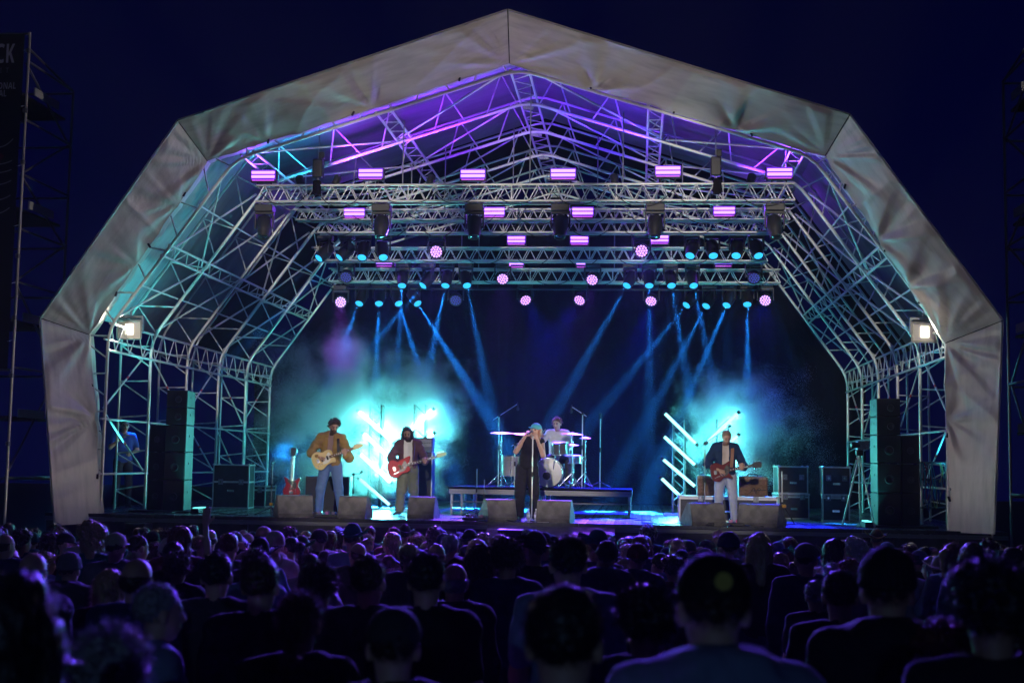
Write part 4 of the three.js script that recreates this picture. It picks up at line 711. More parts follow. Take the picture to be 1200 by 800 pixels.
// speaker stacks
const CONE_GEO = latheZ([[0, 0.012], [0.03, 0.014], [0.05, 0.0], [0.1, 0.028], [0.115, 0.034], [0.125, 0.03], [0.125, 0.0]], 20), CONE_MAT = std(C(0.035, 0.036, 0.038), 0.35, 0.1), RIM_MAT = std(C(0.1, 0.1, 0.105), 0.35, 0.4);
function speakerBox(pos, turn, w, h, d, label, group, horn) {
  const g = thing('speaker_cabinet', label, 'speaker', pos, turn, group);
  part(g, 'cabinet', box(w, h - 0.008, d, 0.012), M.black, [0, h / 2, -d / 2]);
  part(g, 'grille', box(w * 0.93, h * 0.9, 0.012, 0.004), M.grille, [0, h / 2, 0.004]);
  const c = part(g, 'driver', CONE_GEO, CONE_MAT, [horn ? w * 0.08 : 0, h * 0.46, 0.012]); c.scale.setScalar(Math.min(w, h) / 0.34 * 0.5);
  part(c, 'rim', new THREE.TorusGeometry(0.125, 0.008, 6, 24), RIM_MAT, [0, 0, 0.014]);
  for (const s of [-1, 1]) part(g, 'handle', box(0.012, 0.045, 0.14, 0.004), M.black, [s * (w / 2 + 0.003), h * 0.6, -d * 0.5]);
  return g;
}
{
  const NM = ['bottom', 'second', 'third', 'fourth', 'top'];
  for (const s of [-1, 1]) {
    const inner = s < 0 ? [DK(190, 600, -0.55).x, DK(214, 600, -0.55).x] : [DK(1029, 605, -0.55).x, DK(1057, 605, -0.55).x];
    const outer = s < 0 ? [DK(171, 600, -0.6).x, DK(189, 600, -0.6).x] : [DK(1058, 605, -0.6).x, DK(1079, 605, -0.6).x];
    const side = s < 0 ? 'left' : 'right', by = s < 0 ? 'beside the crew member in blue' : 'beside the cable rack';
    const scale = 23.4 / FPX, hs = [37, 34, 33, 21.5, 21].map((v) => v * scale); let y = DECK + 0.04;
    hs.forEach((h, i) => { const w = inner[1] - inner[0]; speakerBox(V((inner[0] + inner[1]) / 2, y, -0.55), s < 0 ? 0.1 : 0.03, w, h, 0.6, `black speaker, ${NM[i]} of the five high column ${by}`, 'tall speaker columns', i > 2); y += h; });
    y = DECK + 0.04; hs.slice(0, 3).forEach((h, i) => { speakerBox(V((outer[0] + outer[1]) / 2, y, -0.62), s < 0 ? 0.06 : -0.03, outer[1] - outer[0], h, 0.55, `black speaker, ${['bottom', 'middle', 'top'][i]} of the three high column ${by}`, 'short speaker columns'); y += h; });
    single('speaker_plinth', `low black plinth under the speakers ${by}`, 'plinth', box(1.25, 0.04, 0.9, 0.006), M.black, [(inner[0] + outer[1] + inner[1] + outer[0]) / 4, DECK + 0.02, -0.9]);
  }
}
// wedge monitors: wedge profile extruded sideways, grey front with black end cheeks
function wedge(px, py, z, turn, wpx, label, light) {
  const p = DK(px, py, z), W = wpx * (CAM.z - z) / FPX, g = thing('monitor_wedge', label, 'monitor', p, turn, 'wedge monitors along the stage front');
  const sh = (k) => { const s = new THREE.Shape(); s.moveTo(-0.26 * k, 0); s.lineTo(0.24 * k, 0); s.lineTo(0.26 * k, 0.06); s.lineTo(0.16 * k, 0.36 * k); s.quadraticCurveTo(0.1 * k, 0.39 * k, 0.02, 0.37 * k); s.lineTo(-0.27 * k, 0.09); s.closePath(); return s; };
  const e = new THREE.ExtrudeGeometry(sh(1), { depth: W - 0.06, bevelEnabled: true, bevelSize: 0.008, bevelThickness: 0.008, bevelSegments: 2 }); e.translate(0, 0.006, -(W - 0.06) / 2); e.rotateY(-Math.PI / 2);
  part(g, 'cabinet', e, light ? std(C(0.2, 0.195, 0.185), 0.7, 0, { map: GR, bumpMap: BU, bumpScale: 0.002 }) : M.wedge);
  const c = new THREE.ExtrudeGeometry(sh(1.02), { depth: 0.02, bevelEnabled: true, bevelSize: 0.005, bevelThickness: 0.005, bevelSegments: 1 }); c.translate(0, 0.001, -0.01); c.rotateY(-Math.PI / 2);
  for (const s of [-1, 1]) part(g, 'cheek', c, M.wedge, [s * (W / 2 - 0.018), 0, 0]);
  const gr = part(g, 'grille', box(W - 0.12, 0.012, 0.32, 0.004), M.grille, [0, 0.245, -0.14], [-0.78, 0, 0]);
}
wedge(343, 607, 0.0, 0.42, 42, 'pale grey wedge monitor by the mic stand with a yellow clip', 1);
wedge(416, 608, -0.02, -0.06, 34, 'grey wedge monitor to the side of the tan jacket guitarist');
wedge(496, 604, -0.6, -0.05, 32, 'grey wedge monitor at the feet of the bassist');
wedge(583, 609, -0.05, 0.45, 36, 'grey wedge monitor beside the two water bottles');
wedge(651, 612, 0.02, -0.12, 40, 'grey wedge monitor with a blue lit cheek before the drum riser');
wedge(824, 612, -0.02, 0.35, 42, 'black wedge monitor behind the small pedal at the stage edge');
wedge(893, 613, 0.0, -0.4, 48, 'pale beige wedge monitor beside the feet of the navy shirt guitarist', 1);
// water bottles
for (const px of [619, 628]) {
  const g = thing('water_bottle', 'clear plastic water bottle standing between two wedge monitors', 'bottle', DK(px, 611, 0.1), 0, 'water bottles at the stage edge');
  const b = new THREE.LatheGeometry([[0, 0], [0.032, 0], [0.034, 0.02], [0.031, 0.05], [0.034, 0.08], [0.031, 0.1], [0.034, 0.13], [0.03, 0.16], [0.013, 0.195], [0.013, 0.21]].map(([r, y]) => new THREE.Vector2(r, y)), 14);
  part(g, 'bottle', b, new THREE.MeshPhysicalMaterial({ color: C(0.85, 0.9, 0.95), roughness: 0.15, transmission: 0.6, thickness: 0 })); part(g, 'label_band', new THREE.CylinderGeometry(0.0355, 0.0355, 0.05, 14), std(C(0.7, 0.75, 0.85), 0.5), [0, 0.105, 0]); part(g, 'bottle_cap', new THREE.CylinderGeometry(0.016, 0.016, 0.02, 10), std(C(0.7, 0.75, 0.8), 0.4), [0, 0.218, 0]);
}
// microphone stands
function micStand(pos, h, label, opt = {}) {
  const g = thing('microphone_stand', label, 'microphone stand', pos, opt.turn || 0, opt.group);
  const m = opt.mat || M.aluDark;
  if (opt.round) part(g, 'base', new THREE.CylinderGeometry(0.13, 0.14, 0.025, 20), M.black, [0, 0.0125, 0]);
  else for (let k = 0; k < 3; k++) { const a = k * 2.094 + 0.5; bar(g, 'leg', V(0, 0.14, 0), V(Math.cos(a) * 0.3, 0.01, Math.sin(a) * 0.3), 0.009, M.black); }
  bar(g, 'pole', V(0, 0.01, 0), V(0, h, 0), 0.011, m); part(g, 'clutch', UNIT_CYL_FINE, M.rubber, [0, h * 0.55, 0]).scale.set(0.018, 0.09, 0.018);
  let tip = V(0, h, 0);
  if (opt.boom) { const b = V(...opt.boom); bar(g, 'boom', V(-b.x * 0.35, h - b.y * 0.35, -b.z * 0.35), V(b.x, h + b.y, b.z), 0.009, opt.boomMat || m); tip = V(b.x, h + b.y, b.z); part(g, 'clutch', box(0.05, 0.05, 0.05, 0.01), M.rubber, [0, h, 0]); }
  if (opt.mic !== false) { const d = V(...(opt.aim || [0, 0.3, -1])).normalize(), q = part(g, 'microphone', latheZ([[0, -0.09], [0.011, -0.09], [0.016, 0.02], [0.026, 0.035], [0.028, 0.055], [0.02, 0.078], [0, 0.084]], 12), M.grille); q.position.copy(tip).addScaledVector(d, 0.05); q.quaternion.copy(headQuat(d)); }
  if (opt.clip) part(g, 'clip', box(0.06, 0.05, 0.06, 0.01), std(C(0.8, 0.35, 0.02), 0.5), [0, 0.2, 0]);
  return g;
}
micStand(DK(317, 606, -0.5), 0.95, 'straight microphone stand with a yellow clip beside the red guitar on its stand', { clip: true });
micStand(DK(413, 601, -2.6), 0.75, 'short microphone stand before the tall amplifier of the tan jacket guitarist', { boom: [0.16, 0.02, 0.1] });
micStand(DK(623, 608, -0.05), 1.5, 'round base microphone stand directly in front of the singer', { round: true, mat: M.alu, mic: false });
micStand(DK(826, 610, -0.35), 1.42, 'boom microphone stand reaching to the face of the navy shirt guitarist', { boom: [0.42, 0.3, 0.1], aim: [0.2, 0.1, -1] });
micStand(DK(558, 601, -1.9), 0.9, 'short thin microphone stand at the low end of the drum riser', { mic: false, group: 'short stands by the riser' });
micStand(DK(567, 601, -1.7), 0.7, 'short thin microphone stand with its pole tilted by the drum riser', { mic: false, group: 'short stands by the riser' });
// drum riser
const RZ = -2.6, RT = DECK + 0.54;
const riserL = atZ(526, 570, RZ).x, riserR = atZ(741, 570, RZ).x, riserX = (riserL + riserR) / 2;
{
  const g = thing('drum_riser', 'low black decked riser on aluminium legs carrying the drum kit', 'riser', [riserX, DECK, RZ - 1.1]), w = riserR - riserL;
  for (const s of [-1, 1]) part(g, 'deck_panel', box(w / 2 - 0.006, 0.04, 2.2, 0.006), M.blackRough, [s * w / 4, 0.52, 0]);
  for (const z of [-1.08, 1.08]) part(g, 'side_rail', box(w, 0.1, 0.03, 0.006), M.aluDark, [0, 0.45, z]);
  for (const s of [-1, 1]) part(g, 'end_rail', box(0.03, 0.1, 2.1, 0.006), M.aluDark, [s * (w / 2 - 0.015), 0.45, 0]);
  for (const x of [-w / 2 + 0.05, -w / 2 + 0.25, -0.05, 0.05, w / 2 - 0.05]) for (const z of [-1, 1.02]) bar(g, 'leg', V(x, 0, z), V(x, 0.42, z), 0.028, M.alu);
  bar(g, 'brace', V(-w / 2 + 0.05, 0.25, 1.02), V(w / 2 - 0.05, 0.25, 1.02), 0.016, M.aluDark);
}
// drum kit: drums, stands and cymbals are things of their own
{
  const RY = (px, py, z) => { const p = atZ(px, py, z); return p; };
  const white = std(C(0.62, 0.62, 0.6), 0.35, 0, { map: GR }), shellW = std(C(0.55, 0.55, 0.56), 0.25, 0.1, { map: STREAK }), headM = std(C(0.72, 0.71, 0.68), 0.5);
  function drum(name, label, pos, r, h, shell, rot, lugs, group) {
    const g = thing(name, label, 'drum', pos, 0, group); if (rot) g.rotation.set(...rot);
    part(g, 'shell', new THREE.CylinderGeometry(r, r, h, 28), shell, [0, 0, 0]); for (const s of [-1, 1]) { part(g, 'drum_head', new THREE.CylinderGeometry(r * 0.98, r * 0.98, 0.006, 28), headM, [0, s * (h / 2 + 0.004), 0]); const t = part(g, 'hoop', new THREE.TorusGeometry(r * 1.01, 0.012, 6, 28), M.chrome, [0, s * (h / 2 + 0.002), 0], [Math.PI / 2, 0, 0]); }
    for (let i = 0; i < lugs; i++) { const a = i / lugs * 6.2832; bar(g, 'lug', V(Math.cos(a) * (r + 0.012), -h / 2 + 0.02, Math.sin(a) * (r + 0.012)), V(Math.cos(a) * (r + 0.012), h / 2 - 0.02, Math.sin(a) * (r + 0.012)), 0.009, M.chrome); }
    return g;
  }
  const bz = -3.2, bd = RY(642, 549, bz); const bass = drum('bass_drum', 'white faced bass drum with a round black port on the riser', V(bd.x, RT + 0.3, bz - 0.2), 0.29, 0.42, shellW, [Math.PI / 2, 0, 0], 10);
  part(bass, 'port', new THREE.CylinderGeometry(0.075, 0.075, 0.008, 20), M.black, [-0.02, 0.216, -0.02 + 0.08]); part(bass, 'port_ring', new THREE.TorusGeometry(0.08, 0.008, 6, 20), M.chrome, [-0.02, 0.22, 0.06], [Math.PI / 2, 0, 0]);
  for (const s of [-1, 1]) bar(bass, 'spur', V(s * 0.28, 0.05, 0.1), V(s * 0.38, 0.12, 0.3), 0.012, M.chrome);
  const ft = RY(600, 541, -3.1); const floorTom = drum('floor_tom', 'white floor tom with chrome legs beside the cymbal stand', V(ft.x, RT + 0.42, -3.1), 0.21, 0.4, shellW, null, 8);
  for (let k = 0; k < 3; k++) { const a = k * 2.094 + 0.4; bar(floorTom, 'leg', V(Math.cos(a) * 0.235, -0.41, Math.sin(a) * 0.235), V(Math.cos(a) * 0.225, 0.1, Math.sin(a) * 0.225), 0.01, M.chrome); }
  const rt = RY(655, 525, -3.15), striped = std(C(0.09, 0.09, 0.1), 0.25, 0.1);
  const rack = drum('rack_tom', 'dark rack tom with bright lugs mounted above the bass drum', V(rt.x + 0.02, rt.y, -3.15), 0.16, 0.22, striped, [0.15, 0, 0.05], 8); bar(rack, 'mount', V(-0.1, -0.1, 0), V(-0.15, -0.45, 0.02), 0.014, M.chrome);
  const sn = RY(672, 545, -3.7); const snare = drum('snare_drum', 'small chrome snare drum on a stand behind the rack tom', V(sn.x, RT + 0.58, -3.75), 0.17, 0.14, M.chrome, [0.1, 0, 0], 8); bar(snare, 'stand', V(0, -0.07, 0), V(0, -0.56, 0), 0.014, M.chrome);
  for (let k = 0; k < 3; k++) bar(snare, 'stand_leg', V(0, -0.4, 0), V(Math.cos(k * 2.1) * 0.24, -0.57, Math.sin(k * 2.1) * 0.24), 0.009, M.chrome);
  const brass = std(C(0.72, 0.55, 0.28), 0.28, 0.9);
  function cymbal(px, py, z, r, label, tilt = [0.08, 0, 0]) {
    const p = RY(px, py, z), h = p.y - RT, g = thing('cymbal_stand', label, 'cymbal', [p.x, RT, z], 0, 'cymbals on stands around the drums');
    bar(g, 'pole', V(0, 0.02, 0), V(0, h + 0.04, 0), 0.013, M.chrome); for (let k = 0; k < 3; k++) { const a = k * 2.094 + 0.9; bar(g, 'leg', V(0, 0.3, 0), V(Math.cos(a) * 0.28, 0.012, Math.sin(a) * 0.28), 0.009, M.chrome); }
    part(g, 'cymbal', new THREE.LatheGeometry([[0.008, 0.028], [0.03, 0.026], [0.045, 0.014], [r * 0.6, 0.006], [r, -0.008], [r, -0.011], [r * 0.6, 0.003], [0.045, 0.011], [0.008, 0.024]].map(([a, b]) => new THREE.Vector2(a, b)), 32), brass, [0, h, 0], tilt); part(g, 'wing_nut', UNIT_CYL_FINE, M.rubber, [0, h + 0.045, 0]).scale.set(0.014, 0.04, 0.014);
  }
  cymbal(588, 507, -3.3, 0.24, 'crash cymbal on a tall chrome stand beside the floor tom'); cymbal(614, 509, -3.5, 0.22, 'crash cymbal at shoulder height behind the singer', [0.1, 0, -0.12]); cymbal(671, 508, -3.4, 0.23, 'ride cymbal on a chrome stand next to the boom microphone', [0.06, 0, -0.05]); cymbal(668, 521, -3.7, 0.18, 'low hi hat cymbal under the ride cymbal'); cymbal(686, 513, -3.6, 0.12, 'small splash cymbal on the stand farthest from the floor tom');
  micStand(V(RY(584, 560, -3.0).x, RT, -3.0), 1.42, 'tall boom microphone stand over the floor tom', { boom: [0.36, 0.24, 0.0], aim: [0.1, -1, 0], group: 'overhead microphone stands', mat: M.alu });
  micStand(V(RY(682, 560, -3.0).x, RT, -3.0), 1.48, 'tall boom microphone stand over the ride cymbal', { boom: [-0.22, 0.14, 0.0], aim: [-0.1, -1, 0], group: 'overhead microphone stands', mat: M.alu });
  micStand(V(RY(703, 562, -3.2).x, RT, -3.2), 1.4, 'straight microphone stand alone on the bare end of the riser', { aim: [0, 0.7, 0.4], mat: M.alu });
  micStand(V(RY(603, 560, -2.85).x, RT, -2.85), 0.85, 'short boom microphone stand at the rim of the floor tom', { boom: [0.18, 0.08, -0.1], aim: [-0.5, -0.6, -0.4], mat: M.alu });
  const st = thing('drum_stool', 'round black drum stool under the drummer', 'stool', [RY(654, 560, -4.1).x, RT, -4.1]); part(st, 'seat', new THREE.CylinderGeometry(0.17, 0.16, 0.09, 20), M.black, [0, 0.44, 0]); bar(st, 'pole', V(0, 0.05, 0), V(0, 0.4, 0), 0.02, M.chrome); for (let k = 0; k < 3; k++) bar(st, 'leg', V(0, 0.2, 0), V(Math.cos(k * 2.1) * 0.24, 0.01, Math.sin(k * 2.1) * 0.24), 0.012, M.chrome);
}
// amplifiers and road cases
function roadCase(pos, w, h, d, label, turn = 0, lidAt) {
  const g = thing('road_case', label, 'road case', pos, turn);
  part(g, 'body', box(w - 0.02, h - 0.02, d - 0.02, 0.006), std(C(0.03, 0.032, 0.036), 0.55, 0, { map: GR }), [0, h / 2, 0]);
  const e = 0.025; for (const sy of [0, 1]) { for (const sz of [-1, 1]) part(g, 'edge_trim', box(w, e, e, 0.003), M.alu, [0, e / 2 + sy * (h - e), sz * (d - e) / 2]); for (const sx of [-1, 1]) part(g, 'edge_trim', box(e, e, d - 2 * e - 0.002, 0.003), M.alu, [sx * (w - e) / 2, e / 2 + sy * (h - e), 0]); }
  for (const sx of [-1, 1]) for (const sz of [-1, 1]) { part(g, 'edge_trim', box(e, h - 2 * e - 0.002, e, 0.003), M.alu, [sx * (w - e) / 2, h / 2, sz * (d - e) / 2]); part(g, 'ball_corner', new THREE.SphereGeometry(0.028, 8, 6), M.alu, [sx * (w / 2 - 0.012), h - 0.012, sz * (d / 2 - 0.012)]); }
  if (lidAt) part(g, 'lid_joint', box(w + 0.004, 0.035, d + 0.004, 0.004), M.alu, [0, h * lidAt, 0]);
  for (const sx of [-0.28, 0.28]) { const l = part(g, 'latch', box(0.1, 0.11, 0.012, 0.004), M.aluDark, [sx * w, h * (lidAt || 0.6), d / 2 + 0.006]); part(l, 'twist', box(0.03, 0.04, 0.012, 0.004), M.chrome, [0, 0, 0.01]); }
  part(g, 'handle', box(0.14, 0.05, 0.02, 0.01), M.chrome, [0, h * 0.4, d / 2 + 0.006]);
  return g;
}
const caseZ = -1.6;
{ const a = DK(796, 605, caseZ), b = DK(912, 605, caseZ); roadCase(V((a.x + b.x) / 2, DECK, caseZ - 0.4), b.x - a.x, 0.47, 0.75, 'long low road case under the two brown amplifiers', 0, 0.9); }
function combo(px0, px1, pyT, label, mark) {
  const z = caseZ - 0.15, a = atZ(px0, 583, z), b = atZ(px1, 583, z), h = atZ(px0, pyT, z).y - DECK - 0.47, w = b.x - a.x, g = thing('guitar_amplifier', label, 'amplifier', [(a.x + b.x) / 2, DECK + 0.472, z - 0.14]);
  part(g, 'cabinet', box(w, h, 0.26, 0.02), std(C(0.17, 0.085, 0.04), 0.6, 0, { map: STREAK }), [0, h / 2, 0]); part(g, 'grille', box(w * 0.9, h * 0.74, 0.012, 0.004), std(C(0.26, 0.15, 0.08), 0.9, 0, { map: GR, bumpMap: rep(BU, 4, 4), bumpScale: 0.002 }), [0, h * 0.43, 0.132]);
  part(g, 'control_panel', box(w * 0.9, h * 0.1, 0.01, 0.003), std(C(0.3, 0.2, 0.1), 0.5), [0, h * 0.9, 0.131]); for (let i = 0; i < 6; i++) part(g, 'knob', new THREE.CylinderGeometry(0.009, 0.011, 0.014, 8), M.black, [(i - 2.5) * w * 0.13, h * 0.9, 0.142], [Math.PI / 2, 0, 0]);
  part(g, 'handle', tubeGeo([V(-0.1, h, 0), V(-0.08, h + 0.035, 0), V(0.08, h + 0.035, 0), V(0.1, h, 0)], 0.01, 12, 6), M.rubber);
  if (mark) { const s = (p) => tubeGeo(p.map(([x, y]) => V((x - 0.5) * w, y * h, 0.143)), 0.006, 20, 5); part(g, 'emblem', mg([s([[0.3, 0.12], [0.42, 0.25], [0.5, 0.42], [0.53, 0.45], [0.56, 0.3], [0.58, 0.14]]), s([[0.44, 0.28], [0.55, 0.3], [0.7, 0.33], [0.95, 0.34]]), s([[0.62, 0.14], [0.63, 0.3], [0.7, 0.42], [0.76, 0.36], [0.68, 0.28]])]), M.black); }
}
combo(817, 840, 557, 'brown combo amplifier behind the microphone stand on the long road case'); combo(866, 900, 558, 'brown combo amplifier with a black line emblem on the long road case', true);
{ const a = DK(896, 600, -3.4); roadCase(V(DK(929, 600, -3.6).x, DECK, -3.9), 0.62, 0.5, 0.6, 'lower road case of the pair lit green by the smoke', 0.1, 0.88); roadCase(V(DK(929, 600, -3.6).x, DECK + 0.502, -3.9), 0.6, 0.55, 0.58, 'upper road case of the pair lit green by the smoke', 0.06);
  roadCase(V(DK(983, 600, -2.7).x, DECK, -3.1), 0.52, 0.5, 0.6, 'lower road case with a pale label near the wrinkled backdrop', -0.1, 0.9); roadCase(V(DK(983, 600, -2.7).x, DECK + 0.502, -3.1), 0.54, 0.55, 0.62, 'upper road case of the pair near the wrinkled backdrop', -0.06);
  roadCase(V(DK(262, 598, -3).x, DECK, -3.6), 0.75, 0.9, 0.6, 'tall road case behind the banner side posts', 0.1, 0.6); roadCase(V(DK(292, 598, -4).x, DECK, -4.6), 0.6, 0.45, 0.5, 'small low road case behind the banner side posts', -0.2, 0.8); }
// guitarist's amplifier, head on a cabinet
function ampStack(px0, px1, pyTop, z, headH, label) {
  const a = DK(px0, 600, z), b = DK(px1, 600, z), w = b.x - a.x, H = atZ((px0 + px1) / 2, pyTop, z).y - DECK, g = thing('amplifier_stack', label, 'amplifier', [(a.x + b.x) / 2, DECK, z - 0.2]);
  const h = H - headH; part(g, 'cabinet', box(w, h, 0.38, 0.015), M.black, [0, h / 2, 0]); part(g, 'grille', box(w * 0.92, h * 0.9, 0.012, 0.004), M.grille, [0, h / 2, 0.192]); for (const s of [-1, 1]) part(g, 'corner_rail', box(0.02, h, 0.02, 0.003), M.alu, [s * (w / 2 - 0.004), h / 2, 0.188]);
  if (headH) { part(g, 'amplifier_head', box(w * 0.96, headH - 0.015, 0.32, 0.012), std(C(0.09, 0.09, 0.1), 0.5), [0, h + headH / 2, 0]); part(g, 'front_panel', box(w * 0.88, headH * 0.5, 0.012, 0.003), M.aluDark, [0, h + headH * 0.6, 0.162]); for (let i = 0; i < 7; i++) part(g, 'knob', new THREE.CylinderGeometry(0.012, 0.014, 0.016, 8), M.black, [(i - 3) * w * 0.115, h + headH * 0.6, 0.175], [Math.PI / 2, 0, 0]); }
}
ampStack(356, 408, 558, -2.4, 0, 'wide black guitar cabinet behind the tan jacket guitarist');
ampStack(481, 505, 512, -3.2, 0.3, 'tall bass amplifier stack behind the bassist');
// red guitar on a floor stand
// pedals and cables on the deck
function pedal(px, py, z, w, label) {
  const g = thing('pedal_board', label, 'pedal board', DK(px, py, z), rr(-0.1, 0.1), 'pedal boards on the deck'); part(g, 'tray', box(w, 0.05, 0.28, 0.01), M.black, [0, 0.03, 0]);
  for (let i = 0; i < Math.round(w / 0.12); i++) { const c = part(g, 'pedal', box(0.07, 0.05, 0.12, 0.008), std(C(rr(0.05, 0.5), rr(0.05, 0.4), rr(0.05, 0.4)), 0.4, 0.3), [-w / 2 + 0.08 + i * 0.12, 0.08, rr(-0.03, 0.03)]); part(c, 'foot_switch', new THREE.CylinderGeometry(0.012, 0.012, 0.02, 8), M.chrome, [0, 0.034, 0.03]); }
}
pedal(822, 616, 0.1, 0.42, 'small pedal board in front of the black wedge monitor'); pedal(388, 608, 0.05, 0.55, 'pedal board at the feet of the tan jacket guitarist'); pedal(556, 608, 0.05, 0.4, 'pedal board in a nest of cables beside the water bottles'); pedal(860, 612, 0.0, 0.5, 'pedal board at the feet of the navy shirt guitarist');
function cable(px0, px1, py, z, label, mat, n = 9) { const p = []; for (let i = 0; i <= n; i++) { const q = DK(lerp(px0, px1, i / n), py, z); q.z += rr(-0.28, 0.2); q.x += rr(-0.15, 0.15); q.y = DECK + 0.009 + Math.abs(rr(-0.005, 0.03)); if (q.z > STAGE_F - 0.04) q.z = STAGE_F - 0.04; p.push(q); } single('cable', label, 'cable', tubeGeo(p, 0.008, n * 9, 6), mat, null, 0, 'cables lying on the deck'); }
const BLUEC = std(C(0.05, 0.09, 0.3), 0.5);
for (const [a, b, y, z, w, m] of [[360, 430, 608, 0.1, 'black cable curling round the pedals of the tan jacket guitarist', M.rubber], [530, 610, 608, 0.1, 'blue cable tangled beside the grey wedge by the water bottles', BLUEC], [540, 600, 608, 0.05, 'black cable tangled beside the grey wedge by the water bottles', M.rubber], [760, 870, 612, 0.1, 'blue cable running past the black wedge monitor', BLUEC], [845, 900, 613, 0.15, 'black cable at the feet of the navy shirt guitarist', M.rubber], [640, 760, 606, -1.4, 'black cable in front of the riser legs', M.rubber], [655, 740, 604, -1.9, 'black cable looped under the riser', M.rubber], [900, 1010, 610, -0.4, 'black cable running from the pale wedge to the speakers', M.rubber], [180, 300, 604, -0.2, 'black cable running along the deck from the banner side speakers', M.rubber]]) cable(a, b, y, z, w, m);
// ---------------------------------------------------------------- guitars (held or on a stand: things of their own). Local axes: x to the headstock, z out of the top
const outline = (pts) => { const s = new THREE.Shape(), c = new THREE.CatmullRomCurve3(pts.map(([x, y]) => V(x, y, 0)), true, 'catmullrom', 0.5); s.setFromPoints(c.getPoints(64).map((p) => new THREE.Vector2(p.x, p.y))); return s; };
const BODY_T = [[-0.2, 0.02], [-0.18, 0.12], [-0.08, 0.165], [0.02, 0.12], [0.1, 0.135], [0.17, 0.11], [0.18, 0.04], [0.15, 0.0], [0.2, -0.05], [0.19, -0.11], [0.12, -0.1], [0.03, -0.115], [-0.07, -0.165], [-0.17, -0.12]];
const BODY_P = [[-0.22, 0.0], [-0.2, 0.12], [-0.1, 0.165], [0.0, 0.11], [0.1, 0.13], [0.24, 0.15], [0.2, 0.06], [0.15, 0.01], [0.18, -0.07], [0.14, -0.12], [0.02, -0.12], [-0.1, -0.17], [-0.2, -0.12]];
const BODY_S = [[-0.18, 0.0], [-0.16, 0.12], [-0.06, 0.16], [0.03, 0.11], [0.1, 0.12], [0.19, 0.15], [0.14, 0.06], [0.1, 0.01], [0.13, -0.06], [0.18, -0.15], [0.1, -0.12], [0.03, -0.11], [-0.06, -0.16], [-0.16, -0.12]];
function guitar(name, label, shape, color, guard, neckL, headKind, neckMat, opts = {}) {
  const g = thing(name, label, 'guitar'); const pol = new THREE.MeshPhysicalMaterial({ color, roughness: 0.4, specularIntensity: 0.25 });
  const b = new THREE.ExtrudeGeometry(outline(shape), { depth: 0.032, bevelEnabled: true, bevelSize: 0.006, bevelThickness: 0.006, bevelSegments: 2, curveSegments: 24 }); b.translate(0, 0, -0.038); part(g, 'guitar_body', b, pol);
  if (guard) { const k = new THREE.ExtrudeGeometry(outline([[-0.03, -0.07], [0.05, 0.02], [0.12, 0.09], [0.15, 0.05], [0.14, -0.02], [0.1, -0.07], [0.04, -0.09]]), { depth: 0.002, bevelEnabled: false }); part(g, 'pickguard', k, std(guard, 0.35), [0, 0, 0.001]); }
  const nk = new THREE.BoxGeometry(neckL, 0.05, 0.022); part(g, 'neck', nk, neckMat, [0.12 + neckL / 2, 0, 0.006]); const n0 = part(g, 'fretboard', new THREE.BoxGeometry(neckL, 0.048, 0.006), opts.board || M.wood, [0.12 + neckL / 2, 0, 0.02]);
  for (let i = 0; i < 12; i++) part(n0, 'fret_marker', new THREE.BoxGeometry(0.014, 0.014, 0.002), std(C(0.7, 0.7, 0.66), 0.4), [-neckL / 2 + neckL * (1 - Math.pow(0.89, i + 1)) * 1.05, 0, 0.004]);
  const hx = 0.12 + neckL; const hs = new THREE.Shape(); if (headKind === 'inline') { hs.moveTo(0, -0.024); hs.lineTo(0.02, -0.03); hs.lineTo(0.17, -0.02); hs.quadraticCurveTo(0.2, 0.0, 0.18, 0.03); hs.lineTo(0.04, 0.05); hs.lineTo(0, 0.024); } else { hs.moveTo(0, -0.024); hs.lineTo(0.03, -0.045); hs.lineTo(0.15, -0.052); hs.lineTo(0.165, 0); hs.lineTo(0.15, 0.052); hs.lineTo(0.03, 0.045); hs.lineTo(0, 0.024); }
  const h = part(g, 'headstock', new THREE.ExtrudeGeometry(hs, { depth: 0.016, bevelEnabled: true, bevelSize: 0.002, bevelThickness: 0.002, bevelSegments: 1 }), headKind === 'inline' ? neckMat : M.black, [hx, 0, -0.004]);
  for (let i = 0; i < (opts.bass ? 4 : 6); i++) { const inl = headKind === 'inline', x = inl ? 0.03 + i * (opts.bass ? 0.036 : 0.024) : 0.04 + (i % 3) * 0.042, y = inl ? 0.058 : (i < 3 ? 0.062 : -0.062); part(h, 'tuning_peg', box(0.014, 0.026, 0.01, 0.003), M.chrome, [x, y, 0.006]); }
  part(g, 'bridge', box(0.05, 0.075, 0.014, 0.003), M.chrome, [-0.1, 0, 0.008]); for (const x of opts.pickups || [-0.02, 0.08]) part(g, 'pickup', box(0.028, 0.078, 0.012, 0.003), opts.pick || M.black, [x, 0, 0.007]); for (let i = 0; i < 3; i++) part(g, 'knob', new THREE.CylinderGeometry(0.011, 0.012, 0.016, 10), M.chrome, [-0.12 + i * 0.035, -0.095 + i * 0.008, 0.01], [Math.PI / 2, 0, 0]);
  const str = []; for (let i = 0; i < (opts.bass ? 4 : 6); i++) { const y = (i - (opts.bass ? 1.5 : 2.5)) * (opts.bass ? 0.011 : 0.0075); str.push(barGeo(V(-0.1, y * 1.2, 0.026), V(hx + 0.01, y, 0.026), 0.0009, 3)); } part(g, 'strings', mg(str), M.chrome);
  return g;
}
const maple = std(C(0.5, 0.28, 0.1), 0.4), rosew = std(C(0.07, 0.035, 0.02), 0.5), mahog = std(C(0.16, 0.03, 0.025), 0.35);
function placeGuitar(g, pos, yaw, angle, tilt) { g.position.copy(pos); g.rotation.order = 'YXZ'; g.rotation.set(tilt, yaw, angle); }

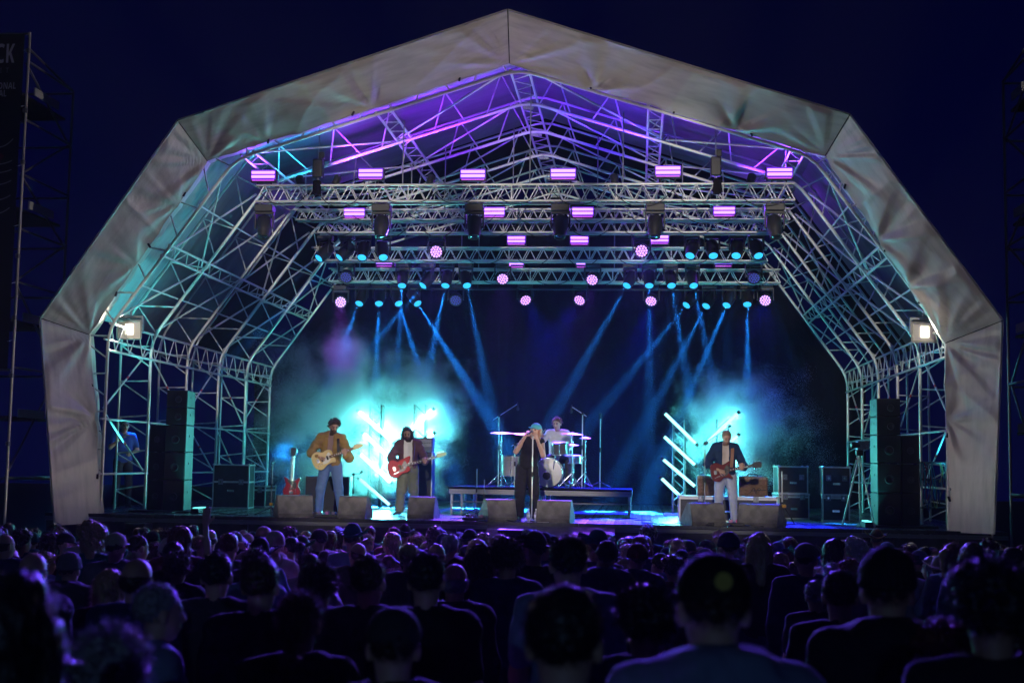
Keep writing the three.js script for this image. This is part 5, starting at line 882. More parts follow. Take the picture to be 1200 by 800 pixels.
// set lists taped down and tape marks
for (const [px, py, z, r, w] of [[372, 606, -0.12, 0.3, 'by the pale wedge'], [486, 603, -1.0, -0.2, 'before the bassist'], [636, 609, 0.15, 0.1, 'beside the water bottles'], [872, 612, -0.05, -0.4, 'before the navy shirt guitarist']]) { const p = DK(px, py, z); single('set_list', 'white paper set list taped to the deck ' + w, 'paper', box(0.21, 0.003, 0.3, 0.001), std(C(0.7, 0.7, 0.68), 0.8), [p.x, DECK + 0.006, z], r); }
// ---------------------------------------------------------------- the band
function person(label, pos, turn, spec, scale = 1, group, category = 'person') {
  const g = thing('person', label, category, pos, turn, group); g.scale.setScalar(scale); figure(g, { cell: 0.02, headCell: 0.0065, handCell: 0.006, strandCount: 900, ...spec }); return g;
}
function inFrame(p, scale, local, turn = 0) { return V(...local).multiplyScalar(scale).applyAxisAngle(YUP, turn).add(p); }
function strapGeo(pts, w) { const c = new THREE.CatmullRomCurve3(pts.map((p) => V(...p))), sh = new THREE.Shape([[-0.002, -w / 2], [0.002, -w / 2], [0.002, w / 2], [-0.002, w / 2]].map(([a, b]) => new THREE.Vector2(a, b))); return new THREE.ExtrudeGeometry(sh, { steps: 26, extrudePath: c, bevelEnabled: false }); }
{ // guitarist in a tan jacket
  const p = DK(386, 606, -0.38), J = joints({ ar: [-0.2, 0.085, 0.02], tr: [-0.27, 0.03, 0.15], kr: [-0.17, 0.5, 0.06], al: [0.22, 0.085, 0], tl: [0.28, 0.03, 0.14], kl: [0.16, 0.5, 0.05], er: [-0.36, 1.14, 0.06], wr: [-0.16, 1.06, 0.2], el: [0.35, 1.06, 0.06], wl: [0.3, 1.12, 0.235], head: [0.05, 1.62, 0.05], headRot: [0.32, 0.4, -0.06], sr: [-0.2, 1.43, 0], sl: [0.2, 1.41, 0.01],
    handR: { dir: [0.9, -0.25, -0.1], nrm: [0, -0.4, -1], curl: 0.6 }, handL: { dir: [-0.25, 0.9, 0.1], nrm: [0.1, 0, -1], curl: 1.1, flip: 1 } });
  const g = person('guitarist in a tan jacket and blue jeans playing a cream guitar', p, 0, { J, skin: SKIN.mid, beard: [0.07, 0.045, 0.03], brow: [0.05, 0.03, 0.02], hair: { style: 'mop', color: C(0.045, 0.028, 0.018) }, top: { name: 'jacket', color: [0.3, 0.19, 0.065], sleeve: 0.86, thick: 0.026, hem: 0.9, open: 0.045, collar: true, wrinkle: 0.018 }, under: { color: [0.32, 0.22, 0.2], hem: 0.88 }, legs: { color: [0.12, 0.2, 0.42], thick: 0.022, wide: 1.3 }, shoe: [0.3, 0.16, 0.12] });
  part(g, 'strap', strapGeo([[0.16, 1.16, 0.15], [0.15, 1.35, 0.14], [0.12, 1.5, 0.03], [0.02, 1.42, -0.14], [-0.2, 1.15, -0.16], [-0.3, 1.02, 0.02], [-0.27, 0.98, 0.15]], 0.05), M.black);
  const q = guitar('electric_guitar', 'cream single cutaway electric guitar with white pickguard held by the tan jacket guitarist', BODY_T, C(0.72, 0.56, 0.25), C(0.7, 0.68, 0.6), 0.46, 'inline', maple); placeGuitar(q, inFrame(p, 1, [-0.1, 1.03, 0.2]), 0.06, 0.36, -0.06);
}
{ // bassist
  const p = DK(477, 602, -1.7), s = 0.95, J = joints({ ar: [-0.16, 0.085, 0.0], tr: [-0.25, 0.03, 0.13], al: [0.17, 0.085, 0.02], tl: [0.24, 0.03, 0.15], er: [-0.35, 1.13, 0.04], wr: [-0.15, 0.98, 0.2], el: [0.34, 1.1, 0.05], wl: [0.36, 1.05, 0.24], head: [-0.03, 1.61, 0.05], headRot: [0.2, 0.08, 0.05],
    handR: { dir: [0.8, -0.5, 0], nrm: [0, -0.3, -1], curl: 0.6 }, handL: { dir: [-0.2, 0.9, 0.1], nrm: [0.1, 0, -1], curl: 1.1, flip: 1 } });
  const g = person('bassist with long dark hair, plaid shirt and olive trousers playing a red bass', p, 0.05, { J, skin: SKIN.tan, beard: [0.03, 0.02, 0.015], brow: [0.02, 0.015, 0.01], hair: { style: 'long', color: C(0.025, 0.02, 0.022), scale: 1.1 }, top: { name: 'plaid_shirt', color: [0.11, 0.06, 0.07], sleeve: 0.84, thick: 0.028, hem: 0.86, open: 0.085, wrinkle: 0.018 }, under: { color: [0.72, 0.7, 0.68], hem: 0.8 }, legs: { color: [0.14, 0.15, 0.11], thick: 0.03, wide: 1.7 }, shoe: [0.05, 0.05, 0.05] }, s);
  part(g, 'strap', strapGeo([[0.12, 1.1, 0.16], [0.14, 1.35, 0.13], [0.11, 1.49, 0.02], [0.0, 1.4, -0.14], [-0.22, 1.1, -0.16], [-0.32, 0.95, 0.05]], 0.05), std(C(0.05, 0.05, 0.3), 0.6));
  const q = guitar('bass_guitar', 'red bass guitar with dark pickguard and maple headstock held by the bassist', BODY_P, C(0.42, 0.02, 0.03), C(0.06, 0.02, 0.03), 0.62, 'inline', maple, { bass: true, pickups: [0.02], board: rosew }); placeGuitar(q, inFrame(p, s, [-0.15, 0.95, 0.21], 0.05), 0.1, 0.3, -0.05);
}
{ // singer
  const p = DK(616, 608, -0.42), J = joints({ pelvis: [0.02, 0.97, 0], hl: [0.11, 0.93, 0], hr: [-0.08, 0.93, 0], kl: [0.15, 0.5, 0.04], kr: [-0.1, 0.5, 0.05], al: [0.16, 0.085, -0.04], ar: [-0.12, 0.085, -0.02], tl: [0.2, 0.03, 0.1], tr: [-0.15, 0.03, 0.12], waist: [0.04, 1.12, 0], chest: [0.08, 1.3, -0.02], neck: [0.12, 1.45, -0.02], head: [0.155, 1.6, 0.03], sl: [0.27, 1.4, -0.02], sr: [-0.07, 1.42, -0.01], er: [-0.18, 1.22, 0.18], wr: [-0.01, 1.5, 0.22], el: [0.31, 1.16, 0.16], wl: [0.2, 1.45, 0.21], headRot: [-0.15, -0.35, -0.12], girth: 0.9,
    handR: { dir: [0.5, 0.8, 0.1], nrm: [0.5, -0.3, -0.6], curl: 0.9 }, handL: { dir: [-0.3, 0.9, 0.1], nrm: [-0.6, -0.2, -0.6], curl: 0.9 } });
  person('singer in a black sleeveless top holding a microphone to the mouth with both hands', p, 0, { J, skin: SKIN.fair, hair: [{ style: 'long', color: C(0.3, 0.12, 0.07), scale: 0.97 }, { style: 'cap', color: C(0.05, 0.35, 0.42), scale: 1.06 }], top: { name: 'sleeveless_top', color: [0.016, 0.016, 0.02], sleeve: 0.15, thick: 0.02, hem: 0.82, neck: 0.08, sleeveless: true }, legs: { color: [0.02, 0.02, 0.024], thick: 0.03, wide: 1.6 } });  // teal light on the head is put into the cap colour
  const m = thing('microphone', 'handheld black microphone in the hands of the singer', 'microphone', inFrame(p, 1, [0.08, 1.57, 0.25])); const q = part(m, 'handle', latheZ([[0, -0.11], [0.012, -0.11], [0.017, 0.05], [0, 0.05]], 12), M.black); q.quaternion.copy(headQuat(V(0.3, 0.25, -0.6).normalize())); part(q, 'mesh_head', new THREE.SphereGeometry(0.028, 14, 10), M.aluDark, [0, 0, 0.068]);
}
{ // drummer
  const x = atZ(654, 498, -4.1).x, J = joints({ pelvis: [0, 0.56, 0], hl: [0.1, 0.54, 0], hr: [-0.1, 0.54, 0], kl: [0.24, 0.52, 0.42], kr: [-0.22, 0.52, 0.42], al: [0.24, 0.085, 0.42], ar: [-0.22, 0.085, 0.45], tl: [0.27, 0.03, 0.57], tr: [-0.24, 0.03, 0.6], waist: [0, 0.72, 0.01], chest: [0, 0.94, 0.04], neck: [0, 1.09, 0.06], head: [-0.02, 1.25, 0.1], sl: [0.19, 1.05, 0.05], sr: [-0.19, 1.05, 0.05], el: [0.3, 0.8, 0.2], er: [-0.33, 0.86, 0.22], wl: [0.22, 0.8, 0.44], wr: [-0.3, 1.0, 0.42], headRot: [0.12, -0.25, 0.05], handL: { dir: [-0.2, 0.1, 1], nrm: [0, -1, 0], curl: 1.1 }, handR: { dir: [0.1, 0.4, 1], nrm: [0, -1, 0.2], curl: 1.1 } });
  const g = person('drummer in a white shirt seated behind the drum kit', V(x, RT + 0.05, -4.1), 0, { J, skin: SKIN.fair, brow: [0.1, 0.05, 0.03], hair: { style: 'mop', color: C(0.14, 0.06, 0.035), scale: 0.95 }, top: { name: 'shirt', color: [0.72, 0.72, 0.7], sleeve: 0.36, thick: 0.018, hem: 0.5 }, legs: { color: [0.03, 0.03, 0.04], thick: 0.015 } });
  for (const [a, b, w] of [[[0.21, 0.83, 0.5], [0.12, 0.72, 0.86], 'drumstick in the lower hand of the drummer'], [[-0.29, 1.05, 0.48], [-0.2, 1.12, 0.86], 'drumstick in the raised hand of the drummer']]) { const A = V(...a), B = V(...b), st = single('drumstick', w, 'drumstick', barGeo(A, B, 0.008, 6), maple, [x, RT + 0.05, -4.1]); }
}
{ // guitarist in a navy shirt
  const p = DK(850, 609, -0.45), s = 0.95, J = joints({ ar: [-0.13, 0.085, 0.0], tr: [-0.18, 0.03, 0.14], al: [0.17, 0.085, -0.05], tl: [0.24, 0.03, 0.08], kl: [0.14, 0.5, 0.02], er: [-0.33, 1.12, 0.06], wr: [-0.12, 1.0, 0.22], el: [0.34, 1.08, 0.05], wl: [0.29, 1.03, 0.24], head: [0.02, 1.6, 0.08], headRot: [0.42, 0.15, 0.0],
    handR: { dir: [0.85, -0.35, 0.05], nrm: [0, -0.4, -1], curl: 0.6 }, handL: { dir: [-0.25, 0.9, 0.1], nrm: [0.1, 0, -1], curl: 1.1, flip: 1 } });
  const g = person('guitarist in an open navy shirt and pale jeans playing a dark red guitar', p, 0, { J, skin: SKIN.fair, beard: [0.3, 0.2, 0.13], brow: [0.2, 0.12, 0.08], hair: { style: 'short', color: C(0.26, 0.17, 0.1) }, top: { name: 'navy_shirt', color: [0.02, 0.045, 0.1], sleeve: 0.56, thick: 0.026, hem: 0.84, open: 0.06, collar: true, wrinkle: 0.01 }, under: { color: [0.6, 0.52, 0.48], hem: 0.86 }, legs: { color: [0.42, 0.46, 0.6], thick: 0.02, wide: 1.3 }, shoe: [0.4, 0.4, 0.45] }, s);
  part(g, 'strap', strapGeo([[0.1, 1.06, 0.17], [0.12, 1.3, 0.15], [0.12, 1.48, 0.04], [0.0, 1.4, -0.14], [-0.2, 1.1, -0.17], [-0.3, 0.98, 0.05]], 0.06), std(C(0.3, 0.14, 0.08), 0.6));
  const q = guitar('electric_guitar', 'dark red double horned electric guitar held by the navy shirt guitarist', BODY_S, C(0.13, 0.012, 0.012), C(0.015, 0.015, 0.015), 0.44, 'open', mahog, { board: rosew }); placeGuitar(q, inFrame(p, s, [-0.09, 0.98, 0.21]), 0.06, 0.2, -0.05);
}
{ // red guitar on a stand
  const p = DK(341, 603, -1.0), st = thing('guitar_stand', 'black folding guitar stand holding a red guitar', 'guitar stand', p); for (let k = 0; k < 3; k++) { const a = k * 2.094 + 0.52; bar(st, 'leg', V(0, 0.35, -0.05), V(Math.cos(a) * 0.2, 0.01, Math.sin(a) * 0.2), 0.011, M.black); } bar(st, 'neck_post', V(0, 0.3, -0.06), V(0, 0.85, -0.1), 0.011, M.black); bar(st, 'cradle', V(-0.1, 0.3, 0.06), V(0.1, 0.3, 0.06), 0.011, M.black); bar(st, 'cradle_arm', V(0, 0.32, -0.05), V(0, 0.3, 0.06), 0.011, M.black);
  const q = guitar('electric_guitar', 'red double horned electric guitar upright on a floor stand', BODY_S, C(0.3, 0.012, 0.02), C(0.015, 0.015, 0.015), 0.46, 'open', mahog, { board: std(C(0.5, 0.5, 0.5), 0.4) }); q.position.copy(p).add(V(0, 0.5, 0.03)); q.rotation.set(-0.1, 0, Math.PI / 2);
  const p2 = DK(917, 604, -0.9), s2 = thing('guitar_stand', 'black guitar stand with a yellow yoke and bright tube holding nothing', 'guitar stand', p2); for (let k = 0; k < 3; k++) { const a = k * 2.094 + 0.2; bar(s2, 'leg', V(0, 0.4, 0), V(Math.cos(a) * 0.22, 0.01, Math.sin(a) * 0.22), 0.012, M.black); } bar(s2, 'neck_post', V(0, 0.3, 0), V(0, 0.95, -0.03), 0.013, M.alu); part(s2, 'yoke', box(0.13, 0.06, 0.1, 0.02), std(C(0.7, 0.32, 0.03), 0.5), [0, 0.33, 0.04]);
}
// camera tripod and cable rack by the right stack
{
  const p = DK(1008, 607, -0.6), g = thing('camera_tripod', 'tall grey tripod standing by the speaker stack near the road cases', 'tripod', p); for (const [x, z] of [[-0.32, 0.1], [0.22, 0.2], [0.05, -0.3]]) bar(g, 'leg', V(0, 1.25, 0), V(x, 0.01, z), 0.016, M.alu); part(g, 'head', box(0.12, 0.1, 0.14, 0.02), M.black, [0, 1.3, 0]); part(g, 'camera', box(0.2, 0.16, 0.26, 0.02), M.aluDark, [0.05, 1.43, 0]); part(g, 'lens', latheZ([[0, 0], [0.05, 0], [0.055, 0.14], [0, 0.14]], 14), M.black, [-0.03, 1.43, 0.12], [0, -1.2, 0]);
  const c = DK(1094, 606, -1.0), r = thing('cable_rack', 'rack hung with looped coloured cables beside the nearby speaker stack', 'cable rack', c); for (const s of [-1, 1]) bar(r, 'post', V(s * 0.24, 0, 0), V(s * 0.24, 1.2, 0), 0.02, M.scaffold); for (const y of [0.35, 0.85, 1.15]) bar(r, 'rail', V(-0.24, y, 0), V(0.24, y, 0), 0.018, M.scaffold);
  const cols = [C(0.02, 0.3, 0.32), C(0.3, 0.02, 0.03), C(0.35, 0.28, 0.1), C(0.03, 0.05, 0.25), C(0.02, 0.02, 0.02), C(0.25, 0.25, 0.25)];
  for (let i = 0; i < 14; i++) { const x = rr(-0.22, 0.22), y = rnd() < 0.5 ? 1.15 : 0.85, l = rr(0.3, 0.75); part(r, 'cable_loop', tubeGeo([V(x, y, 0.03), V(x + rr(-0.05, 0.05), y - l * 0.5, 0.06), V(x + rr(-0.04, 0.06), y - l, 0.05), V(x + 0.05, y - l * 0.5, 0.08), V(x + 0.02, y, 0.04)], 0.008, 24, 5), std(cols[i % 6], 0.5)); }
}
person('crew member in a blue top standing behind the banner side bracing', DK(141, 604, -2.6), 0.6, { J: joints({ er: [-0.3, 1.2, 0.15], wr: [-0.1, 1.4, 0.25], wl: [0.1, 1.1, 0.28], el: [0.26, 1.15, 0.06] }), skin: SKIN.fair, hair: { style: 'short', color: C(0.1, 0.05, 0.03) }, top: { color: [0.05, 0.1, 0.4], sleeve: 0.35, thick: 0.015, hem: 0.88 }, legs: { color: [0.03, 0.03, 0.05], thick: 0.015 }, cell: 0.028, headCell: 0.01, strandCount: 300 });
// front fill boxes on the barrier line
for (const [px, py, z, w, h, lab] of [[605, 621, 1.55, 0.62, 0.62, 'square black front fill speaker standing before the sloping apron'], [157, 613, 0.75, 0.36, 0.5, 'black front fill speaker with a teal lit edge below the banner side speakers']]) { const p = atZ(px, py, z), g = thing('front_fill_speaker', lab, 'speaker', [p.x, 0, z]); part(g, 'stand', box(w * 0.8, p.y - h, 0.4, 0.01), M.black, [0, (p.y - h) / 2, -0.2]); part(g, 'cabinet', box(w, h, 0.4, 0.012), M.black, [0, p.y - h / 2, -0.2]); part(g, 'grille', box(w * 0.92, h * 0.92, 0.012, 0.004), M.grille, [0, p.y - h / 2, 0.004]); }
// ---------------------------------------------------------------- the audience
const CROWD_STYLE = {
  short: { w: 0.172, words: 'short hair', hair: 'short' }, ring: { w: 0.165, words: 'balding head', hair: 'ring' }, mop: { w: 0.2, words: 'tousled hair', hair: 'mop' }, long: { w: 0.19, words: 'long hair', hair: 'long' }, pony: { w: 0.172, words: 'tied back hair', hair: 'pony' },
  curly: { w: 0.25, words: 'curly hair', hair: 'curly' }, cap: { w: 0.182, words: 'cap', hair: 'cap' }, beanie: { w: 0.19, words: 'knitted hat', hair: 'beanie' }, hat: { w: 0.37, words: 'wide brimmed hat', hair: 'hat' },
};
const HAIRC = { black: C(0.012, 0.011, 0.012), 'dark brown': C(0.035, 0.02, 0.014), brown: C(0.07, 0.04, 0.024), auburn: C(0.11, 0.03, 0.018), blond: C(0.32, 0.22, 0.11), grey: C(0.22, 0.22, 0.23) };
const TOPC = { black: C(0.012, 0.012, 0.014), charcoal: C(0.04, 0.04, 0.045), navy: C(0.015, 0.025, 0.07), denim: C(0.15, 0.2, 0.3), maroon: C(0.09, 0.015, 0.02), olive: C(0.05, 0.055, 0.03), grey: C(0.14, 0.14, 0.15), brown: C(0.08, 0.05, 0.03), cream: C(0.4, 0.36, 0.28), teal: C(0.02, 0.09, 0.1) };
const hairMats = {}, topMats = {}; for (const k in HAIRC) hairMats[k] = hairMat(HAIRC[k]); for (const k in TOPC) topMats[k] = clothMat(TOPC[k]);
const hatMats = {}; for (const k in TOPC) hatMats[k] = clothMat(TOPC[k], 0.8);
const jeans = clothMat(C(0.03, 0.04, 0.07));
const protos = {};
function proto(style, lod, pose = 'plain') {
  const key = style + lod + pose; if (protos[key]) return protos[key];
  const g = new THREE.Group(), near = lod === 'near';
  const tweak = { short: { girth: 1.06 }, ring: { girth: 1.1 }, cap: { girth: 1.05 }, long: { girth: 0.93 }, pony: { girth: 0.92 }, curly: { girth: 0.95 }, mop: { girth: 1 }, beanie: { girth: 1.05 }, hat: { girth: 1.02 } }[style];
  const poses = { plain: {}, raised: { er: [-0.3, 1.62, 0.05], wr: [-0.26, 1.92, 0.08], handR: { dir: [0, 1, 0.1], nrm: [0, 0, 1], curl: 0.12 } }, phone: { er: [-0.24, 1.3, 0.2], wr: [-0.1, 1.62, 0.3], el: [0.24, 1.3, 0.2], wl: [0.1, 1.62, 0.3], handR: { dir: [0.3, 1, 0.1], nrm: [0.2, 0, 1], curl: 0.8 }, handL: { dir: [-0.3, 1, 0.1], nrm: [-0.2, 0, 1], curl: 0.8 } }, hood: {}, lookL: { headRot: [0.05, 0.75, 0.06], head: [0.01, 1.635, 0.02] }, lookR: { headRot: [0.1, -0.7, -0.08], el: [0.27, 1.16, 0.1], wl: [0.12, 1.18, 0.27] }, tilt: { headRot: [-0.12, 0.15, 0.22], head: [-0.02, 1.63, 0.02], er: [-0.3, 1.2, 0.12], wr: [-0.14, 1.42, 0.24], sr: [-0.185, 1.44, 0] }, both: { er: [-0.34, 1.58, 0.05], wr: [-0.28, 1.86, 0.1], el: [0.34, 1.58, 0.05], wl: [0.28, 1.86, 0.1], handR: { dir: [0, 1, 0.1], nrm: [0, 0, 1], curl: 0.12 }, handL: { dir: [0, 1, 0.1], nrm: [0, 0, 1], curl: 0.2 } } };
  const skin = [SKIN.fair, SKIN.mid, SKIN.tan][['short', 'ring', 'mop', 'long', 'pony', 'curly', 'cap', 'beanie', 'hat'].indexOf(style) % 3];
  const st = CROWD_STYLE[style].hair, hair = [{ style: st, mat: hairMats.brown, patch: pose === 'hood' && st === 'cap' ? [0.45, 0.36, 0.04] : undefined }]; if (['cap', 'beanie', 'hat'].includes(st)) hair.push({ style: 'short', color: HAIRC['dark brown'], scale: 0.94 });
  figure(g, { J: joints({ ...tweak, ...poses[pose] }), skin, hair, top: { color: [0.02, 0.02, 0.02], sleeve: style === 'short' || style === 'curly' ? 0.36 : 0.92, thick: style === 'cap' || style === 'beanie' ? 0.028 : 0.018, hem: 0.86, hood: pose === 'hood' || style === 'beanie', wrinkle: 0.014, cell: near ? 0.02 : 0.034 }, legs: { color: [0.03, 0.04, 0.07], thick: 0.014, cell: 0.045 }, cell: near ? 0.024 : 0.036, headCell: near ? 0.0085 : 0.0135, handCell: near ? 0.009 : 0.0125, strandCount: near ? 5200 : 1100 });
  g.traverse((o) => { if (o.name === 'trousers') o.material = jeans; });
  return (protos[key] = g);
}
const taken = new Set(), placed = [];
function audience(x, z, h, style, lod, pose, hairC, topC, label, turn) {
  const src = proto(style, lod, pose), g = src.clone(); g.name = numbered('person');
  const s = h / 1.765; g.scale.setScalar(s); g.position.set(x, groundY(z) - 0.012, z); g.rotation.y = Math.PI + (turn ?? rr(-0.45, 0.45));
  const hat = ['cap', 'beanie', 'hat'].includes(style);
  g.traverse((o) => { if (!o.isMesh) return; if (o.name === 'top') o.material = topMats[topC]; if (o.name === 'hair') o.material = hat ? hairMats['dark brown'] : hairMats[hairC]; if (['cap', 'beanie', 'hat'].includes(o.name)) o.material = hatMats[hairC] || hatMats.black; });
  g.userData = { label, category: 'person', group: 'audience standing before the stage' }; scene.add(g); placed.push([x, z]); return g;
}
// people who stand out, from the photograph: [px of head, py of its top, head width in px, style, hair, top, pose, label]
const KNOWN = [
  [14, 664, 112, 'long', 'black', 'black', 'plain', 'person with straight black hair in a black top close behind the fair haired person', 0.1],
  [132, 720, 96, 'curly', 'grey', 'charcoal', 'plain', 'person with a fuzzy halo of grey curls in a charcoal top', 0],
  [183, 679, 50, 'short', 'grey', 'denim', 'plain', 'person with cropped grey hair and a denim jacket looking sideways', -0.9],
  [352, 690, 52, 'pony', 'brown', 'black', 'plain', 'person with brown hair tied back wearing black among taller people', 0.15],
  [462, 706, 70, 'cap', 'charcoal', 'black', 'plain', 'person in a charcoal cap standing low in the crowd', 0.2],
  [500, 644, 43, 'short', 'black', 'black', 'plain', 'tall person with black hair and a black printed shirt', 0.1],
  [432, 649, 40, 'short', 'dark brown', 'charcoal', 'plain', 'person with short dark brown hair in a charcoal top', -0.1],
  [595, 630, 33, 'mop', 'dark brown', 'navy', 'plain', 'person with tousled dark brown hair in a navy top, one of two side by side', 0],
  [563, 635, 31, 'long', 'dark brown', 'black', 'plain', 'person with long dark brown hair beside a tousled head', 0],
  [533, 655, 32, 'ring', 'grey', 'black', 'plain', 'balding grey person in black between two dark heads', 0],
  [667, 624, 41, 'short', 'black', 'denim', 'plain', 'broad person in a pale denim shirt with black hair', 0.25],
  [662, 678, 88, 'short', 'black', 'black', 'plain', 'person with a big round head of black hair in black', 0],
  [757, 683, 62, 'mop', 'black', 'navy', 'plain', 'person with thick black hair in a navy top', 0.1],
  [838, 642, 84, 'cap', 'black', 'denim', 'hood', 'person in a blue grey hooded top and black cap with a yellow patch', 0.15],
  [1040, 642, 62, 'beanie', 'black', 'black', 'plain', 'tall person in a black knitted hat', -0.1],
  [1163, 652, 78, 'mop', 'black', 'black', 'plain', 'person with a large mass of black hair at the side of the crowd', 0],
  [1108, 716, 84, 'curly', 'auburn', 'black', 'plain', 'person with a purple lit halo of auburn curls', 0],
  [1178, 718, 84, 'curly', 'brown', 'maroon', 'plain', 'person with brown curls and a maroon top', 0.1],
  [985, 664, 40, 'short', 'dark brown', 'black', 'plain', 'person with short dark brown hair next to a grey head', 0], [957, 677, 27, 'short', 'grey', 'charcoal', 'plain', 'small person with grey hair in charcoal', 0.1],
  [305, 649, 45, 'short', 'brown', 'black', 'plain', 'person with short brown hair and wide shoulders in black', 0], [254, 644, 38, 'short', 'black', 'charcoal', 'plain', 'person with short black hair in charcoal', 0.1],
  [160, 648, 38, 'ring', 'dark brown', 'navy', 'plain', 'balding person with a dark fringe of hair in navy', 0], [208, 645, 30, 'mop', 'brown', 'black', 'plain', 'person with tousled brown hair in black', 0],
  [128, 665, 36, 'long', 'blond', 'black', 'plain', 'person with long blond hair in black', 0], [81, 647, 30, 'beanie', 'grey', 'charcoal', 'plain', 'person in a grey knitted hat', 0],
  [38, 642, 34, 'ring', 'grey', 'black', 'plain', 'balding grey person at the edge of the crowd', 0], [374, 657, 42, 'mop', 'dark brown', 'olive', 'plain', 'person with tousled dark hair in an olive top', 0],
  [203, 632, 24, 'short', 'black', 'black', 'raised', 'person with one hand raised high toward the speakers', 0], [1028, 617, 44, 'hat', 'brown', 'black', 'plain', 'person in a brown wide brimmed hat near the barrier', 0],
  [300, 642, 30, 'mop', 'brown', 'denim', 'phone', 'person holding up both hands before the face', 0], [945, 634, 26, 'cap', 'grey', 'navy', 'plain', 'person in a grey cap near the barrier', 0], [890, 622, 24, 'long', 'blond', 'black', 'plain', 'person with long blond hair near the barrier', 0],
  [60, 620, 26, 'curly', 'brown', 'black', 'plain', 'person with brown curls close to the canopy leg', 0], [268, 622, 22, 'short', 'auburn', 'charcoal', 'plain', 'person with cropped auburn hair near the barrier', 0],
  [760, 612, 26, 'curly', 'black', 'black', 'plain', 'person with a tall plume of black curls before the apron', 0],
  [135, 622, 25, 'cap', 'cream', 'grey', 'plain', 'person in a cream cap near the banner side speakers', 0], [1140, 634, 26, 'long', 'brown', 'navy', 'plain', 'person with long brown hair near the cable rack side canopy leg', 0],
];
for (const [px, py, w, style, hc, tc, pose, label, turn] of KNOWN) {
  const D0 = FPX * CROWD_STYLE[style].w / w; let z = CAM.z - D0 * 0.985, p = atZ(px, py, z), h = p.y - groundY(z);
  for (let i = 0; i < 40 && (h < 1.52 || h > 1.9 || z < 1.9); i++) { z += z < 1.9 ? 0.25 : h < 1.52 ? 0.25 : -0.25; p = atZ(px, py, z); h = p.y - groundY(z); }
  const hatUp = style === 'hat' ? 0.05 : style === 'curly' ? 0.06 : style === 'mop' ? 0.02 : 0.01; h = clamp(h - hatUp, 1.48, 1.9);
  audience(p.x, z, h, style, CAM.z - z < 10.5 ? 'near' : 'far', pose, hc, tc, label, turn); taken.add([style, hc, tc].join());
}
{ // everyone else, on a jittered grid
  const styles = ['short', 'short', 'short', 'mop', 'long', 'long', 'pony', 'ring', 'cap', 'curly', 'beanie', 'mop', 'hat'], HC = Object.keys(HAIRC), TC = Object.keys(TOPC), combos = [];
  for (let k = 0; k < 6000; k++) { const s = styles[Math.floor(rnd() * styles.length)], hat = ['cap', 'beanie', 'hat'].includes(s), hpool = hat ? TC : HC, hc = hpool[Math.floor(Math.pow(rnd(), 1.4) * hpool.length)], tc = TC[Math.floor(Math.pow(rnd(), 1.7) * TC.length)], key = [s, hc, tc].join(); if (!taken.has(key)) { taken.add(key); combos.push([s, hc, tc]); } }
  let n = 0;
  for (let z = 2.1; z < 18.6; z += 0.6) for (let k = -16; k <= 16; k++) {
    const D = CAM.z - z, zz = z + rr(-0.2, 0.2), sp = D > 14 ? 0.54 : D > 8 ? 0.66 : 0.85, x = CAM.x - 0.1 * D + k * sp + rr(-0.2, 0.2) + (Math.round(z / 0.62) % 2) * sp * 0.5;
    const half = 0.4 * D + 0.35; if (Math.abs(x - CAM.x + 0.096 * D) > half || x < -11.2 || x > 11.5) continue;
    if (D > 8 && rnd() < 0.12) continue;
    if (placed.some(([a, b]) => Math.hypot(a - x, b - zz) < (D > 8 ? 0.46 : 0.55))) continue;
    if (n >= combos.length || n > 262) continue;
    const [s, hc, tc] = combos[n]; let h = rr(1.5, 1.87);
    // nobody else stands tall right in front of the photographer
    const topMax = D < 9 ? lerp(735, 672, (D - 3.8) / 5.2) : 0; if (topMax) { const lim = CAM.y - (topMax - 545) * D / FPX - groundY(zz); h = Math.min(h, lim); if (h < 1.45) continue; }
    n++; const st = CROWD_STYLE[s], hat = ['cap', 'beanie', 'hat'].includes(s);
    const label = hat ? `person in a ${hc} ${st.words} and ${tc} top in the standing crowd` : s === 'ring' ? `balding person with ${hc} hair and ${tc} top in the standing crowd` : `person with ${hc} ${st.words} and ${tc} top in the standing crowd`;
    audience(x, zz, h, s, D < 9 ? 'near' : 'far', D < 9 ? ['plain', 'plain', 'lookL', 'tilt'][n % 4] : rnd() < 0.03 ? 'phone' : rnd() < 0.012 ? 'raised' : ['plain', 'lookL', 'lookR', 'tilt'][Math.floor(rnd() * 4)], hc, tc, label);
  }
}
// two stewards in the pit, turned to the audience
for (const [px, py, tc, hv, label, turn] of [[405, 618, [0.03, 0.03, 0.04], null, 'steward in a dark jacket and cap in the pit below the tan jacket guitarist', 0.5], [464, 623, [0.5, 0.5, 0.06], 1, 'steward in a yellow vest and black cap in the pit below the bassist', -1.1]]) {
  const p = atZ(px, py, 1.35), h = p.y; person(label, [p.x, 0, 1.35], turn, { J: joints({}), skin: SKIN.fair, hair: [{ style: 'cap', color: C(0.02, 0.02, 0.03) }, { style: 'short', color: C(0.08, 0.05, 0.03), scale: 0.94 }], top: { color: tc, sleeve: 0.9, thick: 0.022, hem: 0.84 }, legs: { color: [0.03, 0.03, 0.04], thick: 0.015 }, cell: 0.03, headCell: 0.01, handCell: 0.01, strandCount: 200 }, clamp((h - 0.01) / 1.765, 0.9, 1.1), 'stewards in the pit');
}
